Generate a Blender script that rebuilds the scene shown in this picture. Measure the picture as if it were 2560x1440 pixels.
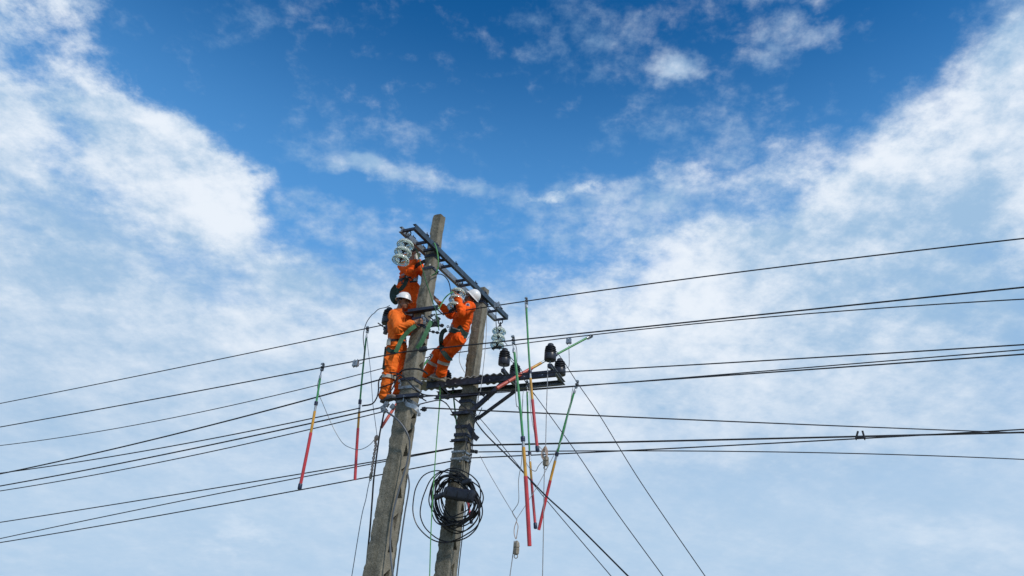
import bpy, bmesh, math, random
import numpy as np
from mathutils import Vector, Matrix, noise
R = math.radians
random.seed(7); np.random.seed(7)
for o in list(bpy.data.objects): bpy.data.objects.remove(o, do_unlink=True)
scene = bpy.context.scene
col = scene.collection

# ---------------------------------------------------------------- camera
PITCH, ROLL, FOC = R(27), R(4), 1849.0          # focal length in photograph pixels (2560 wide)
CAM = Vector((0, 0, 1.6))
_F = Vector((0, math.cos(PITCH), math.sin(PITCH)))
_R0 = Vector((1, 0, 0)); _U0 = Vector((0, -math.sin(PITCH), math.cos(PITCH)))
_U = _U0 * math.cos(ROLL) - _R0 * math.sin(ROLL)
_R = _R0 * math.cos(ROLL) + _U0 * math.sin(ROLL)
cd = bpy.data.cameras.new('camera'); cam = bpy.data.objects.new('camera', cd); col.objects.link(cam)
cam.matrix_world = Matrix(((_R.x, _U.x, -_F.x, CAM.x), (_R.y, _U.y, -_F.y, CAM.y), (_R.z, _U.z, -_F.z, CAM.z), (0, 0, 0, 1)))
cd.sensor_width = 36; cd.lens = 36 * FOC / 2560; cd.clip_start = .05; cd.clip_end = 8000
scene.camera = cam

def ray(x, y): return _F + _R * ((x - 1280) / FOC) + _U * ((720 - y) / FOC)
# street axes: E1 along the top crossarm (away from the viewer), E2 along the conductors
E1 = Vector((.438, .899, 0)).normalized(); E2 = Vector((E1.y, -E1.x, 0)); UP = Vector((0, 0, 1))
def W(s, t, z): return E1 * s + E2 * t + UP * z
def S(x, y, s):                                  # point of a sight line on the vertical row "s" metres along E1
    d = ray(x, y); return CAM + d * ((s - CAM.dot(E1)) / d.dot(E1))
def SZ(x, y, z):
    d = ray(x, y); return CAM + d * ((z - CAM.z) / d.z)

# ---------------------------------------------------------------- sun and sky
SUN_EL, SUN_AZ = R(42), R(137)                   # azimuth clockwise from +Y
sd = Vector((math.sin(SUN_AZ) * math.cos(SUN_EL), math.cos(SUN_AZ) * math.cos(SUN_EL), math.sin(SUN_EL)))
sl = bpy.data.lights.new('sun', 'SUN'); so = bpy.data.objects.new('sun', sl); col.objects.link(so)
sl.energy = 2.8; sl.angle = R(4); sl.color = (1, .93, .82)
so.rotation_euler = sd.to_track_quat('Z', 'Y').to_euler(); so.location = sd * 60

world = bpy.data.worlds.new('World'); scene.world = world; world.use_nodes = True
nt = world.node_tree; nt.nodes.clear()
def N(t, **kw):
    n = nt.nodes.new(t)
    for k, v in kw.items(): setattr(n, k, v)
    return n
def L(a, b): nt.links.new(a, b)
def M(op, a, b=None, c=None, clamp=False):
    n = N('ShaderNodeMath', operation=op, use_clamp=clamp)
    for i, v in enumerate((a, b, c)):
        if v is None: continue
        if isinstance(v, (int, float)): n.inputs[i].default_value = v
        else: L(v, n.inputs[i])
    return n.outputs[0]
def VM(op, a, b=None, scale=None):
    n = N('ShaderNodeVectorMath', operation=op)
    for i, v in enumerate((a, b)):
        if v is None: continue
        if isinstance(v, (tuple, list, Vector)): n.inputs[i].default_value = v
        else: L(v, n.inputs[i])
    if scale is not None:
        if isinstance(scale, (int, float)): n.inputs['Scale'].default_value = scale
        else: L(scale, n.inputs['Scale'])
    return n.outputs['Value'] if op in ('LENGTH', 'DOT_PRODUCT') else n.outputs[0]
def SS(v, a, b, lo=0., hi=1.):
    n = N('ShaderNodeMapRange', interpolation_type='SMOOTHSTEP')
    L(v, n.inputs[0]); n.inputs[1].default_value = a; n.inputs[2].default_value = b
    n.inputs[3].default_value = lo; n.inputs[4].default_value = hi
    return n.outputs[0]
def NOISE(vec, scale, detail=6, rough=.55, dist=0., lac=2., color=False):
    n = N('ShaderNodeTexNoise', noise_dimensions='3D')
    L(vec, n.inputs['Vector']); n.inputs['Scale'].default_value = scale; n.inputs['Detail'].default_value = detail
    n.inputs['Roughness'].default_value = rough; n.inputs['Distortion'].default_value = dist; n.inputs['Lacunarity'].default_value = lac
    return n.outputs['Color'] if color else n.outputs['Fac']
def MIX(f, a, b):
    n = N('ShaderNodeMix', data_type='RGBA')
    for s, v in ((n.inputs[0], f), (n.inputs[6], a), (n.inputs[7], b)):
        if isinstance(v, (int, float)): s.default_value = v
        elif isinstance(v, (tuple, list)): s.default_value = (*v, 1)
        else: L(v, s)
    return n.outputs[2]
def srgb(r, g, b):
    return tuple(((c / 255 + .055) / 1.055) ** 2.4 if c > 10 else c / 255 / 12.92 for c in (r, g, b))

SKY = .1                                          # background strength
tc = N('ShaderNodeTexCoord'); D = tc.outputs['Generated']
sep = N('ShaderNodeSeparateXYZ'); L(D, sep.inputs[0])
# a cloud deck overhead: the direction divided by its height gives the deck's own perspective
zc = M('MAXIMUM', sep.outputs['Z'], 0.); den = M('ADD', zc, .32)
deck = VM('SCALE', D, scale=M('DIVIDE', 1., den))
wv = VM('SUBTRACT', NOISE(deck, 3.2, 3, .5, color=True), (.5, .5, .5))
wv2 = VM('SUBTRACT', NOISE(deck, 12., 5, .6, color=True), (.5, .5, .5))
Dw = VM('ADD', VM('ADD', D, VM('SCALE', wv, scale=.12)), VM('SCALE', wv2, scale=.06))
def blob(v, x, y, rx, ry, ang, soft=0.):
    d = ray(x, y).normalized()
    a0 = ray(x + 10 * math.cos(R(ang)), y + 10 * math.sin(R(ang))).normalized() - d
    a = (a0 - d * a0.dot(d)).normalized(); b = d.cross(a)
    m = Matrix((a, b, d)).transposed()
    n = N('ShaderNodeMapping', vector_type='TEXTURE'); L(v, n.inputs[0])
    n.inputs['Location'].default_value = d; n.inputs['Rotation'].default_value = m.to_euler('XYZ')
    k = 1 / (FOC * (1 + ((x - 1280) ** 2 + (y - 720) ** 2) / FOC ** 2) ** .5)
    n.inputs['Scale'].default_value = (rx * k, ry * k, .7)
    return SS(VM('LENGTH', n.outputs[0]), 1., soft)
def field(v, base, blobs):
    acc = None
    for (x, y, rx, ry, ang, w) in blobs:
        t = M('MULTIPLY_ADD', blob(v, x, y, rx, ry, ang), w, base if acc is None else acc)
        acc = t
    return acc
# thick banks: where they lie in the sky
cover = field(Dw, .56, [
    (1180, 110, 900, 400, 0, -1.0), (1800, 290, 640, 230, -25, -.6), (800, 330, 300, 330, 50, -.6), (1330, 590, 360, 170, 0, -.5),
    (880, 560, 300, 170, 0, -.45), (1230, 380, 480, 240, 0, -.35), (640, 60, 420, 260, 0, -.5), (2080, 110, 300, 230, -20, -.4),
    (100, 620, 520, 420, 0, .36), (480, 440, 190, 330, -38, .48), (760, 690, 300, 110, 5, .34), (520, 540, 150, 130, 0, .3), (300, 260, 150, 200, -35, .35), (40, 280, 150, 230, 0, .22),
    (2400, 480, 560, 360, -33, .6), (2050, 600, 420, 240, -35, .4), (2560, 190, 190, 240, -30, .36), (2330, 90, 230, 170, -35, -.3), (1780, 660, 330, 130, -25, .25),
    (1650, 440, 420, 70, -8, .44), (1370, 485, 170, 50, 0, .42), (1880, 420, 260, 90, -10, .12), (1280, 960, 1900, 330, 0, .40), (300, 900, 700, 330, 0, .25), (2000, 900, 800, 320, 0, .2)])
calm = SS(sep.outputs['Z'], .18, .62, .25, 1.)     # nearer the horizon the deck blurs into the haze
n1 = NOISE(deck, 4.2, 10, .60); n2 = NOISE(deck, 16., 9, .66)
dens = M('ADD', cover, M('MULTIPLY', calm, M('ADD', M('MULTIPLY', M('SUBTRACT', n1, .5), 1.2), M('MULTIPLY', M('SUBTRACT', n2, .5), .85))))
soft_ = SS(dens, .26, .92); hard_ = SS(dens, .38, .80)                # crisp heads overhead, soft banks low down
thick = M('ADD', soft_, M('MULTIPLY', M('SUBTRACT', hard_, soft_), M('MULTIPLY', SS(sep.outputs['Z'], .40, .60), SS(sep.outputs['X'], .30, .0))))
# thin high wisps
wm = field(Dw, .06, [
    (1480, 110, 440, 210, 10, .36), (1950, 110, 120, 100, 0, .62), (2050, 110, 70, 70, 0, .4), (1700, 205, 150, 60, -10, .75), (1900, 180, 90, 40, 0, .3), (1800, 330, 420, 120, -5, .4),
    (950, 425, 340, 55, 12, .75), (900, 330, 340, 160, 0, .34), (720, 50, 420, 90, 5, .22), (800, 560, 300, 120, 20, .5), (1550, 540, 440, 150, -10, .72), (1350, 480, 260, 60, 0, .35), (1780, 440, 330, 90, -10, .35), (1150, 470, 200, 50, 8, .3), (1050, 620, 260, 110, 0, .35)])
n3 = NOISE(deck, 25., 9, .62, .1)
wisp = SS(M('ADD', wm, M('MULTIPLY', M('SUBTRACT', n3, .5), 1.55)), .13, 1.2)
opac = M('MAXIMUM', thick, M('MULTIPLY', wisp, .85))
# light and dark within the clouds: relief towards the sun, and denser, greyer bellies
off = VM('ADD', deck, (-.05, .045, .03))
rel = M('SUBTRACT', n1, NOISE(off, 4.2, 10, .60))
rel2 = M('SUBTRACT', n2, NOISE(VM('ADD', deck, (-.014, .012, .008)), 16., 9, .66))
lum = field(Dw, .47, [(500, 440, 140, 300, -38, .42), (530, 530, 130, 110, 0, .2), (60, 250, 130, 200, 0, .3), (40, 370, 120, 120, 0, .25), (350, 240, 130, 150, -35, .3), (2150, 400, 420, 150, -25, .42), (2350, 350, 260, 220, -30, .3),
    (1700, 430, 330, 60, -8, .3), (620, 1320, 140, 50, 0, .5), (2380, 1340, 360, 80, 5, .4), (850, 780, 420, 160, 0, .16), (1280, 1050, 1800, 460, 0, .20), (1700, 680, 420, 200, -10, .35), (1500, 860, 600, 200, 0, .3), (350, 760, 330, 180, 10, .22),
    (1950, 1200, 700, 160, -5, -.22), (2450, 760, 300, 160, 0, -.35), (150, 640, 240, 160, 0, -.1), (150, 1080, 500, 180, 0, -.1), (440, 620, 200, 110, 40, -.15), (160, 480, 160, 150, 30, -.12)])
bright = SS(M('ADD', lum, M('MULTIPLY', calm, M('ADD', M('MULTIPLY', rel2, 1.5), M('ADD', M('MULTIPLY', rel, 2.6), M('MULTIPLY', M('SUBTRACT', NOISE(deck, 6.5, 7, .6), .5), .9))))), .04, 1.20)
k10 = lambda c: tuple(v / SKY for v in c)
ccol = MIX(bright, k10(srgb(158, 192, 224)), k10(srgb(234, 242, 252)))
sky = N('ShaderNodeTexSky', sky_type='NISHITA', sun_disc=False, sun_elevation=SUN_EL, sun_rotation=SUN_AZ, altitude=50, air_density=1., dust_density=.6, ozone_density=1.5)
hs = N('ShaderNodeHueSaturation'); L(sky.outputs[0], hs.inputs['Color']); hs.inputs['Saturation'].default_value = 1.0; hs.inputs['Value'].default_value = 1.0
tint = N('ShaderNodeMix', data_type='RGBA', blend_type='MULTIPLY'); tint.inputs[0].default_value = 1
L(hs.outputs[0], tint.inputs[6]); tint.inputs[7].default_value = (.095, .80, 1.38, 1)
bg = N('ShaderNodeBackground'); bg.inputs['Strength'].default_value = SKY
az_ = SS(sep.outputs['Z'], .76, .46, 0., .95); air = SS(sep.outputs['Z'], .52, .14, 0., .92)     # the clear air pales towards the horizon
clear = MIX(air, MIX(az_, tint.outputs[2], k10(srgb(92, 158, 222))), k10(srgb(186, 212, 236)))
L(MIX(opac, clear, ccol), bg.inputs['Color'])
wo = N('ShaderNodeOutputWorld'); L(bg.outputs[0], wo.inputs['Surface'])
world.cycles.sampling_method = 'MANUAL'; world.cycles.sample_map_resolution = 512

vs = scene.view_settings
vs.view_transform = 'Standard'; vs.look = 'None'; vs.exposure = 0; vs.gamma = 1; vs.use_curve_mapping = False

# ---------------------------------------------------------------- mesh helpers
class G:
    def __init__(s): s.v = []; s.f = []; s.m = []
    def add(s, vs, fs, m=0):
        o = len(s.v); s.v += [Vector(v) for v in vs]
        s.f += [tuple(i + o for i in f) for f in fs]; s.m += [m] * len(fs)
        return s
def frames(pts, closed=False):
    n = len(pts); T = []
    for i in range(n):
        a = pts[i - 1] if (i or closed) else pts[0]; b = pts[(i + 1) % n] if (i < n - 1 or closed) else pts[-1]
        d = b - a; T.append(d.normalized() if d.length > 1e-9 else Vector((0, 0, 1)))
    u = T[0].orthogonal().normalized(); U = []
    for i in range(n):
        u = u - T[i] * u.dot(T[i])
        u = u.normalized() if u.length > 1e-6 else T[i].orthogonal().normalized()
        U.append(u)
    return T, U
def tube(g, pts, r, seg=8, closed=False, m=0, caps=True):
    pts = [Vector(p) for p in pts]; T, U = frames(pts, closed); n = len(pts)
    vs = []; fs = []
    for i in range(n):
        rr = r[i] if isinstance(r, (list, tuple)) else r
        B = T[i].cross(U[i])
        for k in range(seg):
            a = 2 * math.pi * k / seg; vs.append(pts[i] + (U[i] * math.cos(a) + B * math.sin(a)) * rr)
    for i in range(n if closed else n - 1):
        j = (i + 1) % n
        for k in range(seg):
            l = (k + 1) % seg; fs.append((i * seg + k, i * seg + l, j * seg + l, j * seg + k))
    if caps and not closed:
        fs.append(tuple(range(seg))[::-1]); fs.append(tuple((n - 1) * seg + k for k in range(seg)))
    return g.add(vs, fs, m)
def ribbon(g, pts, side, w, t, closed=False, m=0):
    # flat strap: side = width direction per point (or one vector)
    pts = [Vector(p) for p in pts]; T, _ = frames(pts, closed); n = len(pts); vs = []; fs = []
    for i in range(n):
        sd_ = side[i] if isinstance(side, list) else side
        sd_ = (sd_ - T[i] * sd_.dot(T[i])).normalized(); nn = T[i].cross(sd_)
        ww = w[i] if isinstance(w, list) else w
        for a, b in ((-1, -1), (1, -1), (1, 1), (-1, 1)): vs.append(pts[i] + sd_ * (a * ww / 2) + nn * (b * t / 2))
    for i in range(n if closed else n - 1):
        j = (i + 1) % n
        for k in range(4):
            l = (k + 1) % 4; fs.append((i * 4 + k, i * 4 + l, j * 4 + l, j * 4 + k))
    if not closed: fs += [(3, 2, 1, 0), tuple((n - 1) * 4 + k for k in range(4))]
    return g.add(vs, fs, m)
def box(g, c, ax, ay, az, m=0):
    c = Vector(c); vs = [c + ax * i + ay * j + az * k for i in (-1, 1) for j in (-1, 1) for k in (-1, 1)]
    fs = [(0, 1, 3, 2), (4, 6, 7, 5), (0, 4, 5, 1), (2, 3, 7, 6), (0, 2, 6, 4), (1, 5, 7, 3)]
    return g.add(vs, fs, m)
def prism(g, p0, p1, prof, sx, sy, m=0):
    # extrude the 2-D outline prof (x along sx, y along sy) from p0 to p1
    p0 = Vector(p0); p1 = Vector(p1); n = len(prof)
    vs = [p + sx * a + sy * b for p in (p0, p1) for a, b in prof]
    fs = [(i, (i + 1) % n, n + (i + 1) % n, n + i) for i in range(n)] + [tuple(range(n))[::-1], tuple(range(n, 2 * n))]
    return g.add(vs, fs, m)
def channel(w, h, t): return [(0, -h / 2), (w, -h / 2), (w, -h / 2 + t), (t, -h / 2 + t), (t, h / 2 - t), (w, h / 2 - t), (w, h / 2), (0, h / 2)]
def angle(w, h, t): return [(0, 0), (w, 0), (w, t), (t, t), (t, h), (0, h)]
def lathe(g, prof, base, axis, seg=20, m=0, scale=None):
    base = Vector(base); axis = Vector(axis).normalized(); u = axis.orthogonal().normalized(); b = axis.cross(u)
    vs = []; fs = []; n = len(prof)
    for (r, h) in prof:
        for k in range(seg):
            a = 2 * math.pi * k / seg; vs.append(base + axis * h + (u * math.cos(a) + b * math.sin(a)) * max(r, 1e-4))
    for i in range(n - 1):
        for k in range(seg):
            l = (k + 1) % seg; fs.append((i * seg + k, i * seg + l, (i + 1) * seg + l, (i + 1) * seg + k))
    fs.append(tuple(range(seg))[::-1]); fs.append(tuple((n - 1) * seg + k for k in range(seg)))
    return g.add(vs, fs, m)
def ellip(g, c, a, b, d, n=14, k=10, m=0):
    c = Vector(c); vs = [c + d]; fs = []
    for i in range(1, k):
        th = math.pi * i / k
        for j in range(n):
            ph = 2 * math.pi * j / n; vs.append(c + (a * math.cos(ph) + b * math.sin(ph)) * math.sin(th) + d * math.cos(th))
    vs.append(c - d); e = len(vs) - 1
    for j in range(n): fs.append((0, 1 + j, 1 + (j + 1) % n)); fs.append((e, 1 + (k - 2) * n + (j + 1) % n, 1 + (k - 2) * n + j))
    for i in range(k - 2):
        for j in range(n): fs.append((1 + i * n + j, 1 + (i + 1) * n + j, 1 + (i + 1) * n + (j + 1) % n, 1 + i * n + (j + 1) % n))
    return g.add(vs, fs, m)
def capsule(g, p0, p1, r0, r1, seg=12, m=0):
    p0 = Vector(p0); p1 = Vector(p1); d = p1 - p0; L_ = d.length; d = d.normalized() if L_ > 1e-6 else UP
    pts = []; rs = []
    for i in range(1, 5): a = math.pi / 2 * i / 4; pts.append(p0 - d * r0 * math.cos(a)); rs.append(r0 * math.sin(a))
    for i in range(1, 4): pts.append(p0 + d * L_ * i / 4); rs.append(r0 + (r1 - r0) * i / 4)
    for i in range(4): a = math.pi / 2 * i / 4; pts.append(p1 + d * r1 * math.sin(a)); rs.append(r1 * math.cos(a))
    return tube(g, pts, rs, seg, m=m)
def mesh_of(name, g, mats, origin, smooth=True, ang=38):
    me = bpy.data.meshes.new(name)
    me.from_pydata([v - origin for v in g.v], [], g.f)
    for mm in (mats if isinstance(mats, (list, tuple)) else [mats]): me.materials.append(mm)
    if max(g.m, default=0): me.polygons.foreach_set('material_index', g.m)
    bm = bmesh.new(); bm.from_mesh(me); bmesh.ops.recalc_face_normals(bm, faces=bm.faces); bm.to_mesh(me); bm.free()
    if smooth:
        me.shade_smooth(); me.set_sharp_from_angle(angle=R(ang))
    me.update(); return me
def tag(o, label, cat, group=None, kind=None):
    if label: o['label'] = label
    if cat: o['category'] = cat
    if group: o['group'] = group
    if kind: o['kind'] = kind
    return o
def root(name, loc, label, cat, group=None):
    o = bpy.data.objects.new(name, None); o.empty_display_size = .1; o.location = Vector(loc); col.objects.link(o)
    return tag(o, label, cat, group)
def part(name, g, mats, parent, smooth=True, ang=38, label=None):
    # parent chain: every vertex is given in world space; each child sits at its parent's origin
    org = Vector((0, 0, 0)); p = parent
    while p: org = org + p.location; p = p.parent
    o = bpy.data.objects.new(name, mesh_of(name, g, mats, org, smooth, ang)); col.objects.link(o); o.parent = parent
    if label: o['label'] = label
    return o
def single(name, g, mats, label, cat, group=None, kind=None, smooth=True, ang=38, origin=None):
    lo = origin if origin is not None else sum(g.v, Vector()) / len(g.v)
    o = bpy.data.objects.new(name, mesh_of(name, g, mats, Vector(lo), smooth, ang)); o.location = lo; col.objects.link(o)
    return tag(o, label, cat, group, kind)
def copy_tree(o, parent=None):
    c = o.copy(); col.objects.link(c)
    if parent: c.parent = parent
    for ch in [x for x in col.objects if x.parent == o]: copy_tree(ch, c)
    return c
def smooth_path(P, per=8, closed=False):
    P = [Vector(p) for p in P]; n = len(P); out = []
    rng = range(n if closed else n - 1)
    for i in rng:
        p1, p2 = P[i], P[(i + 1) % n]
        p0 = P[i - 1] if (i or closed) else p1 * 2 - p2
        p3 = P[(i + 2) % n] if (i < n - 2 or closed) else p2 * 2 - p1
        for k in range(per):
            t = k / per
            out.append(.5 * ((2 * p1) + (p2 - p0) * t + (2 * p0 - 5 * p1 + 4 * p2 - p3) * t * t + (3 * p1 - p0 - 3 * p2 + p3) * t ** 3))
    if not closed: out.append(P[-1])
    return out
# enlargement windows used while measuring the photograph: local reading -> photograph pixel
def zm(ox, oy, k): return lambda *a: [(ox + a[i] * k, oy + a[i + 1] * k) for i in range(0, len(a), 2)]
z1 = zm(930, 510, .18755); z2 = zm(920, 700, .243); z3 = zm(1030, 680, .20833); z4 = zm(1030, 880, .13889)
z5 = zm(1220, 720, .20833); z6 = zm(880, 980, .31934); z7 = zm(720, 780, .32634); z8 = zm(1200, 980, .31927)
bl = zm(0, 720, .5); br = zm(1280, 720, .5); ab = zm(0, 0, 1)
def PX(pts, s):
    n = len(pts)
    if not isinstance(s, (list, tuple)): s = [s] * n
    elif len(s) == 2 and n != 2: s = [s[0] + (s[1] - s[0]) * i / (n - 1) for i in range(n)]
    return [S(x, y, ss) for (x, y), ss in zip(pts, s)]

# ---------------------------------------------------------------- materials
def material(name, base, rough=.6, metal=0., var=.0, vscale=8., bump=0., bscale=60., dark=None, spec=.5, detail=5, coat=0.):
    m = bpy.data.materials.new(name); m.use_nodes = True; t = m.node_tree; b = t.nodes['Principled BSDF']
    b.inputs['Base Color'].default_value = (*base, 1); b.inputs['Roughness'].default_value = rough; b.inputs['Metallic'].default_value = metal
    b.inputs['Specular IOR Level'].default_value = spec; b.inputs['Coat Weight'].default_value = coat
    tcn = t.nodes.new('ShaderNodeTexCoord')
    if var:
        n = t.nodes.new('ShaderNodeTexNoise'); n.inputs['Scale'].default_value = vscale; n.inputs['Detail'].default_value = detail; n.inputs['Roughness'].default_value = .6
        t.links.new(tcn.outputs['Object'], n.inputs['Vector'])
        r = t.nodes.new('ShaderNodeValToRGB'); r.color_ramp.elements[0].position = .3; r.color_ramp.elements[1].position = .7
        d = dark or tuple(c * (1 - var) for c in base)
        r.color_ramp.elements[0].color = (*d, 1); r.color_ramp.elements[1].color = (*[min(1, c * (1 + var * .5)) for c in base], 1)
        t.links.new(n.outputs['Fac'], r.inputs[0]); t.links.new(r.outputs[0], b.inputs['Base Color'])
        rr = t.nodes.new('ShaderNodeMapRange'); rr.inputs[3].default_value = min(1, rough + .12); rr.inputs[4].default_value = max(.02, rough - .12)
        t.links.new(n.outputs['Fac'], rr.inputs[0]); t.links.new(rr.outputs[0], b.inputs['Roughness'])
    if bump:
        n2 = t.nodes.new('ShaderNodeTexNoise'); n2.inputs['Scale'].default_value = bscale; n2.inputs['Detail'].default_value = 6
        t.links.new(tcn.outputs['Object'], n2.inputs['Vector'])
        bp = t.nodes.new('ShaderNodeBump'); bp.inputs['Strength'].default_value = bump; bp.inputs['Distance'].default_value = .01
        t.links.new(n2.outputs['Fac'], bp.inputs['Height']); t.links.new(bp.outputs[0], b.inputs['Normal'])
    return m
def concrete_material():
    m = bpy.data.materials.new('weathered_concrete'); m.use_nodes = True; t = m.node_tree; b = t.nodes['Principled BSDF']
    b.inputs['Roughness'].default_value = .92; b.inputs['Specular IOR Level'].default_value = .25
    tcn = t.nodes.new('ShaderNodeTexCoord'); O = tcn.outputs['Object']
    def nz(scale, detail, vec=O, rough=.6):
        n = t.nodes.new('ShaderNodeTexNoise'); n.inputs['Scale'].default_value = scale; n.inputs['Detail'].default_value = detail; n.inputs['Roughness'].default_value = rough
        t.links.new(vec, n.inputs['Vector']); return n.outputs['Fac']
    def ramp(f, stops):
        r = t.nodes.new('ShaderNodeValToRGB'); e = r.color_ramp.elements
        e[0].position, e[0].color = stops[0][0], (*stops[0][1], 1); e[1].position, e[1].color = stops[-1][0], (*stops[-1][1], 1)
        for p, c in stops[1:-1]: x = e.new(p); x.color = (*c, 1)
        t.links.new(f, r.inputs[0]); return r.outputs[0]
    def mix(f, a, c, mode='MIX'):
        n = t.nodes.new('ShaderNodeMix'); n.data_type = 'RGBA'; n.blend_type = mode
        for s_, v in ((n.inputs[0], f), (n.inputs[6], a), (n.inputs[7], c)):
            if isinstance(v, (float, int)): s_.default_value = v
            elif isinstance(v, tuple): s_.default_value = (*v, 1)
            else: t.links.new(v, s_)
        return n.outputs[2]
    basec = ramp(nz(4.5, 8), [(.28, (.165, .160, .142)), (.5, (.245, .23, .192)), (.72, (.34, .312, .255))])
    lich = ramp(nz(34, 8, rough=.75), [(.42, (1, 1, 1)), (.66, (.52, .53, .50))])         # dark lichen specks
    ge = t.nodes.new('ShaderNodeNewGeometry'); dt = t.nodes.new('ShaderNodeVectorMath'); dt.operation = 'DOT_PRODUCT'      # lichen weighted by facing, to paint the poles' shaded side darker
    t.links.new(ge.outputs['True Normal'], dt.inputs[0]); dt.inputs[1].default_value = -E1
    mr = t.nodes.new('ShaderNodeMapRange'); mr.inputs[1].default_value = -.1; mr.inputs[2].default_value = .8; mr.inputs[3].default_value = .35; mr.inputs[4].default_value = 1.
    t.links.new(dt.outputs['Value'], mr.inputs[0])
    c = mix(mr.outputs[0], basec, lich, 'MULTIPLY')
    mp = t.nodes.new('ShaderNodeMapping'); mp.inputs['Scale'].default_value = (9, 9, .55); t.links.new(O, mp.inputs[0])
    streak = ramp(nz(1.3, 5, mp.outputs[0]), [(.42, (1, 1, 1)), (.68, (.62, .58, .50))])     # run-off streaks
    c = mix(.7, c, streak, 'MULTIPLY')
    t.links.new(c, b.inputs['Base Color'])
    bp = t.nodes.new('ShaderNodeBump'); bp.inputs['Strength'].default_value = .75; bp.inputs['Distance'].default_value = .012
    ad = t.nodes.new('ShaderNodeMath'); t.links.new(nz(55, 7, rough=.7), ad.inputs[0]); t.links.new(nz(14, 4), ad.inputs[1])
    t.links.new(ad.outputs[0], bp.inputs['Height']); t.links.new(bp.outputs[0], b.inputs['Normal'])
    return m
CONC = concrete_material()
STEEL = material('weathered_galvanised_steel', (.055, .064, .095), .55, .55, .45, 14, .15, 90)
STEELB = material('dull_zinc_steel', (.26, .29, .32), .5, .6, .35, 20, .1, 90)
ZINC = material('bright_zinc_steel', (.36, .39, .42), .45, .7, .25, 26)
IRON = material('dark_cast_iron', (.045, .05, .06), .55, .4, .4, 40, .2, 120)
RUBBER = material('black_polymer_shed', (.020, .022, .032), .42, 0, .3, 20)
CUP = material('black_polymer_cup', (.022, .025, .040), .36, 0, .3, 16)
CABLE = material('black_cable_sheath', (.012, .013, .018), .5, 0, .3, 5)
GREYCABLE = material('grey_cable_sheath', (.10, .115, .14), .5, 0, .3, 6)
LEAD = material('grey_earthing_lead', (.30, .31, .33), .5, 0, .3, 9)
ROPEP = material('pale_twisted_rope', (.50, .38, .32), .85, 0, .35, 40, .5, 200)
ROPEG = material('green_nylon_rope', (.09, .33, .10), .65, 0, .35, 30, .4, 200)
PLUG = material('beige_cable_clip', (.27, .235, .185), .6, 0, .35, 60)
FGREEN = material('green_fibreglass_tube', (.035, .27, .075), .34, 0, .3, 7, coat=.3)
FYELL = material('yellow_fibreglass_tube', (.62, .31, .02), .36, 0, .35, 9, coat=.3)
FRED = material('red_fibreglass_tube', (.54, .032, .042), .36, 0, .35, 6, coat=.3)
FREDF = material('faded_red_fibreglass_tube', (.60, .11, .08), .4, 0, .3, 6)
NAVY = material('navy_plastic_joint', (.02, .03, .075), .4, 0, .3, 20)
ORANGE = material('orange_work_cloth', (.90, .120, .008), .86, 0, .3, 6, .12, 220, dark=(.68, .072, .005), spec=.25)
ORANGE2 = material('faded_orange_work_cloth', (.88, .180, .022), .86, 0, .3, 6, .12, 220, dark=(.68, .12, .014), spec=.25)
TAPE = material('grey_reflective_tape', (.48, .47, .43), .45, 0, .25, 30)
SKIN = material('tanned_skin', (.27, .125, .07), .55, 0, .2, 14)
GLOVEW = material('white_cotton_glove', (.68, .66, .62), .9, 0, .2, 30)
GLOVEM = material('maroon_knit_glove', (.20, .045, .05), .9, 0, .5, 70)
HAIR = material('black_hair', (.012, .010, .010), .6, 0, .3, 40, .6, 200)
HELM = material('white_helmet_plastic', (.80, .81, .83), .28, 0, .07, 12, coat=.2)
WEBB = material('dark_green_webbing', (.022, .058, .050), .75, 0, .35, 40, .4, 200)
WEBG = material('green_webbing', (.045, .16, .075), .75, 0, .35, 30, .4, 200)
BELT = material('black_belt_leather', (.018, .022, .028), .6, 0, .3, 30)
SHOE = material('grey_canvas_shoe', (.20, .19, .19), .8, 0, .4, 25)
SHOET = material('tan_canvas_shoe', (.30, .25, .21), .8, 0, .4, 25)
SOLE = material('rubber_sole', (.42, .37, .29), .7, 0, .3, 20)
SOLED = material('dark_rubber_sole', (.06, .06, .065), .7, 0, .3, 20)
EYE = material('dark_eye', (.02, .012, .01), .2)
WHITE = material('white_patch', (.75, .75, .75), .6)
SHEET = material('grey_fibre_cement', (.40, .40, .40), .85, 0, .4, 12, .3, 60)
SHEET.node_tree.nodes['Principled BSDF'].inputs['Specular IOR Level'].default_value = .2
def glass_material():
    m = bpy.data.materials.new('pale_green_toughened_glass'); m.use_nodes = True; b = m.node_tree.nodes['Principled BSDF']
    b.inputs['Base Color'].default_value = (.86, .95, .90, 1); b.inputs['Transmission Weight'].default_value = .64; b.inputs['Roughness'].default_value = .06; b.inputs['IOR'].default_value = 1.38
    return m
GLASS = glass_material()

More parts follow.
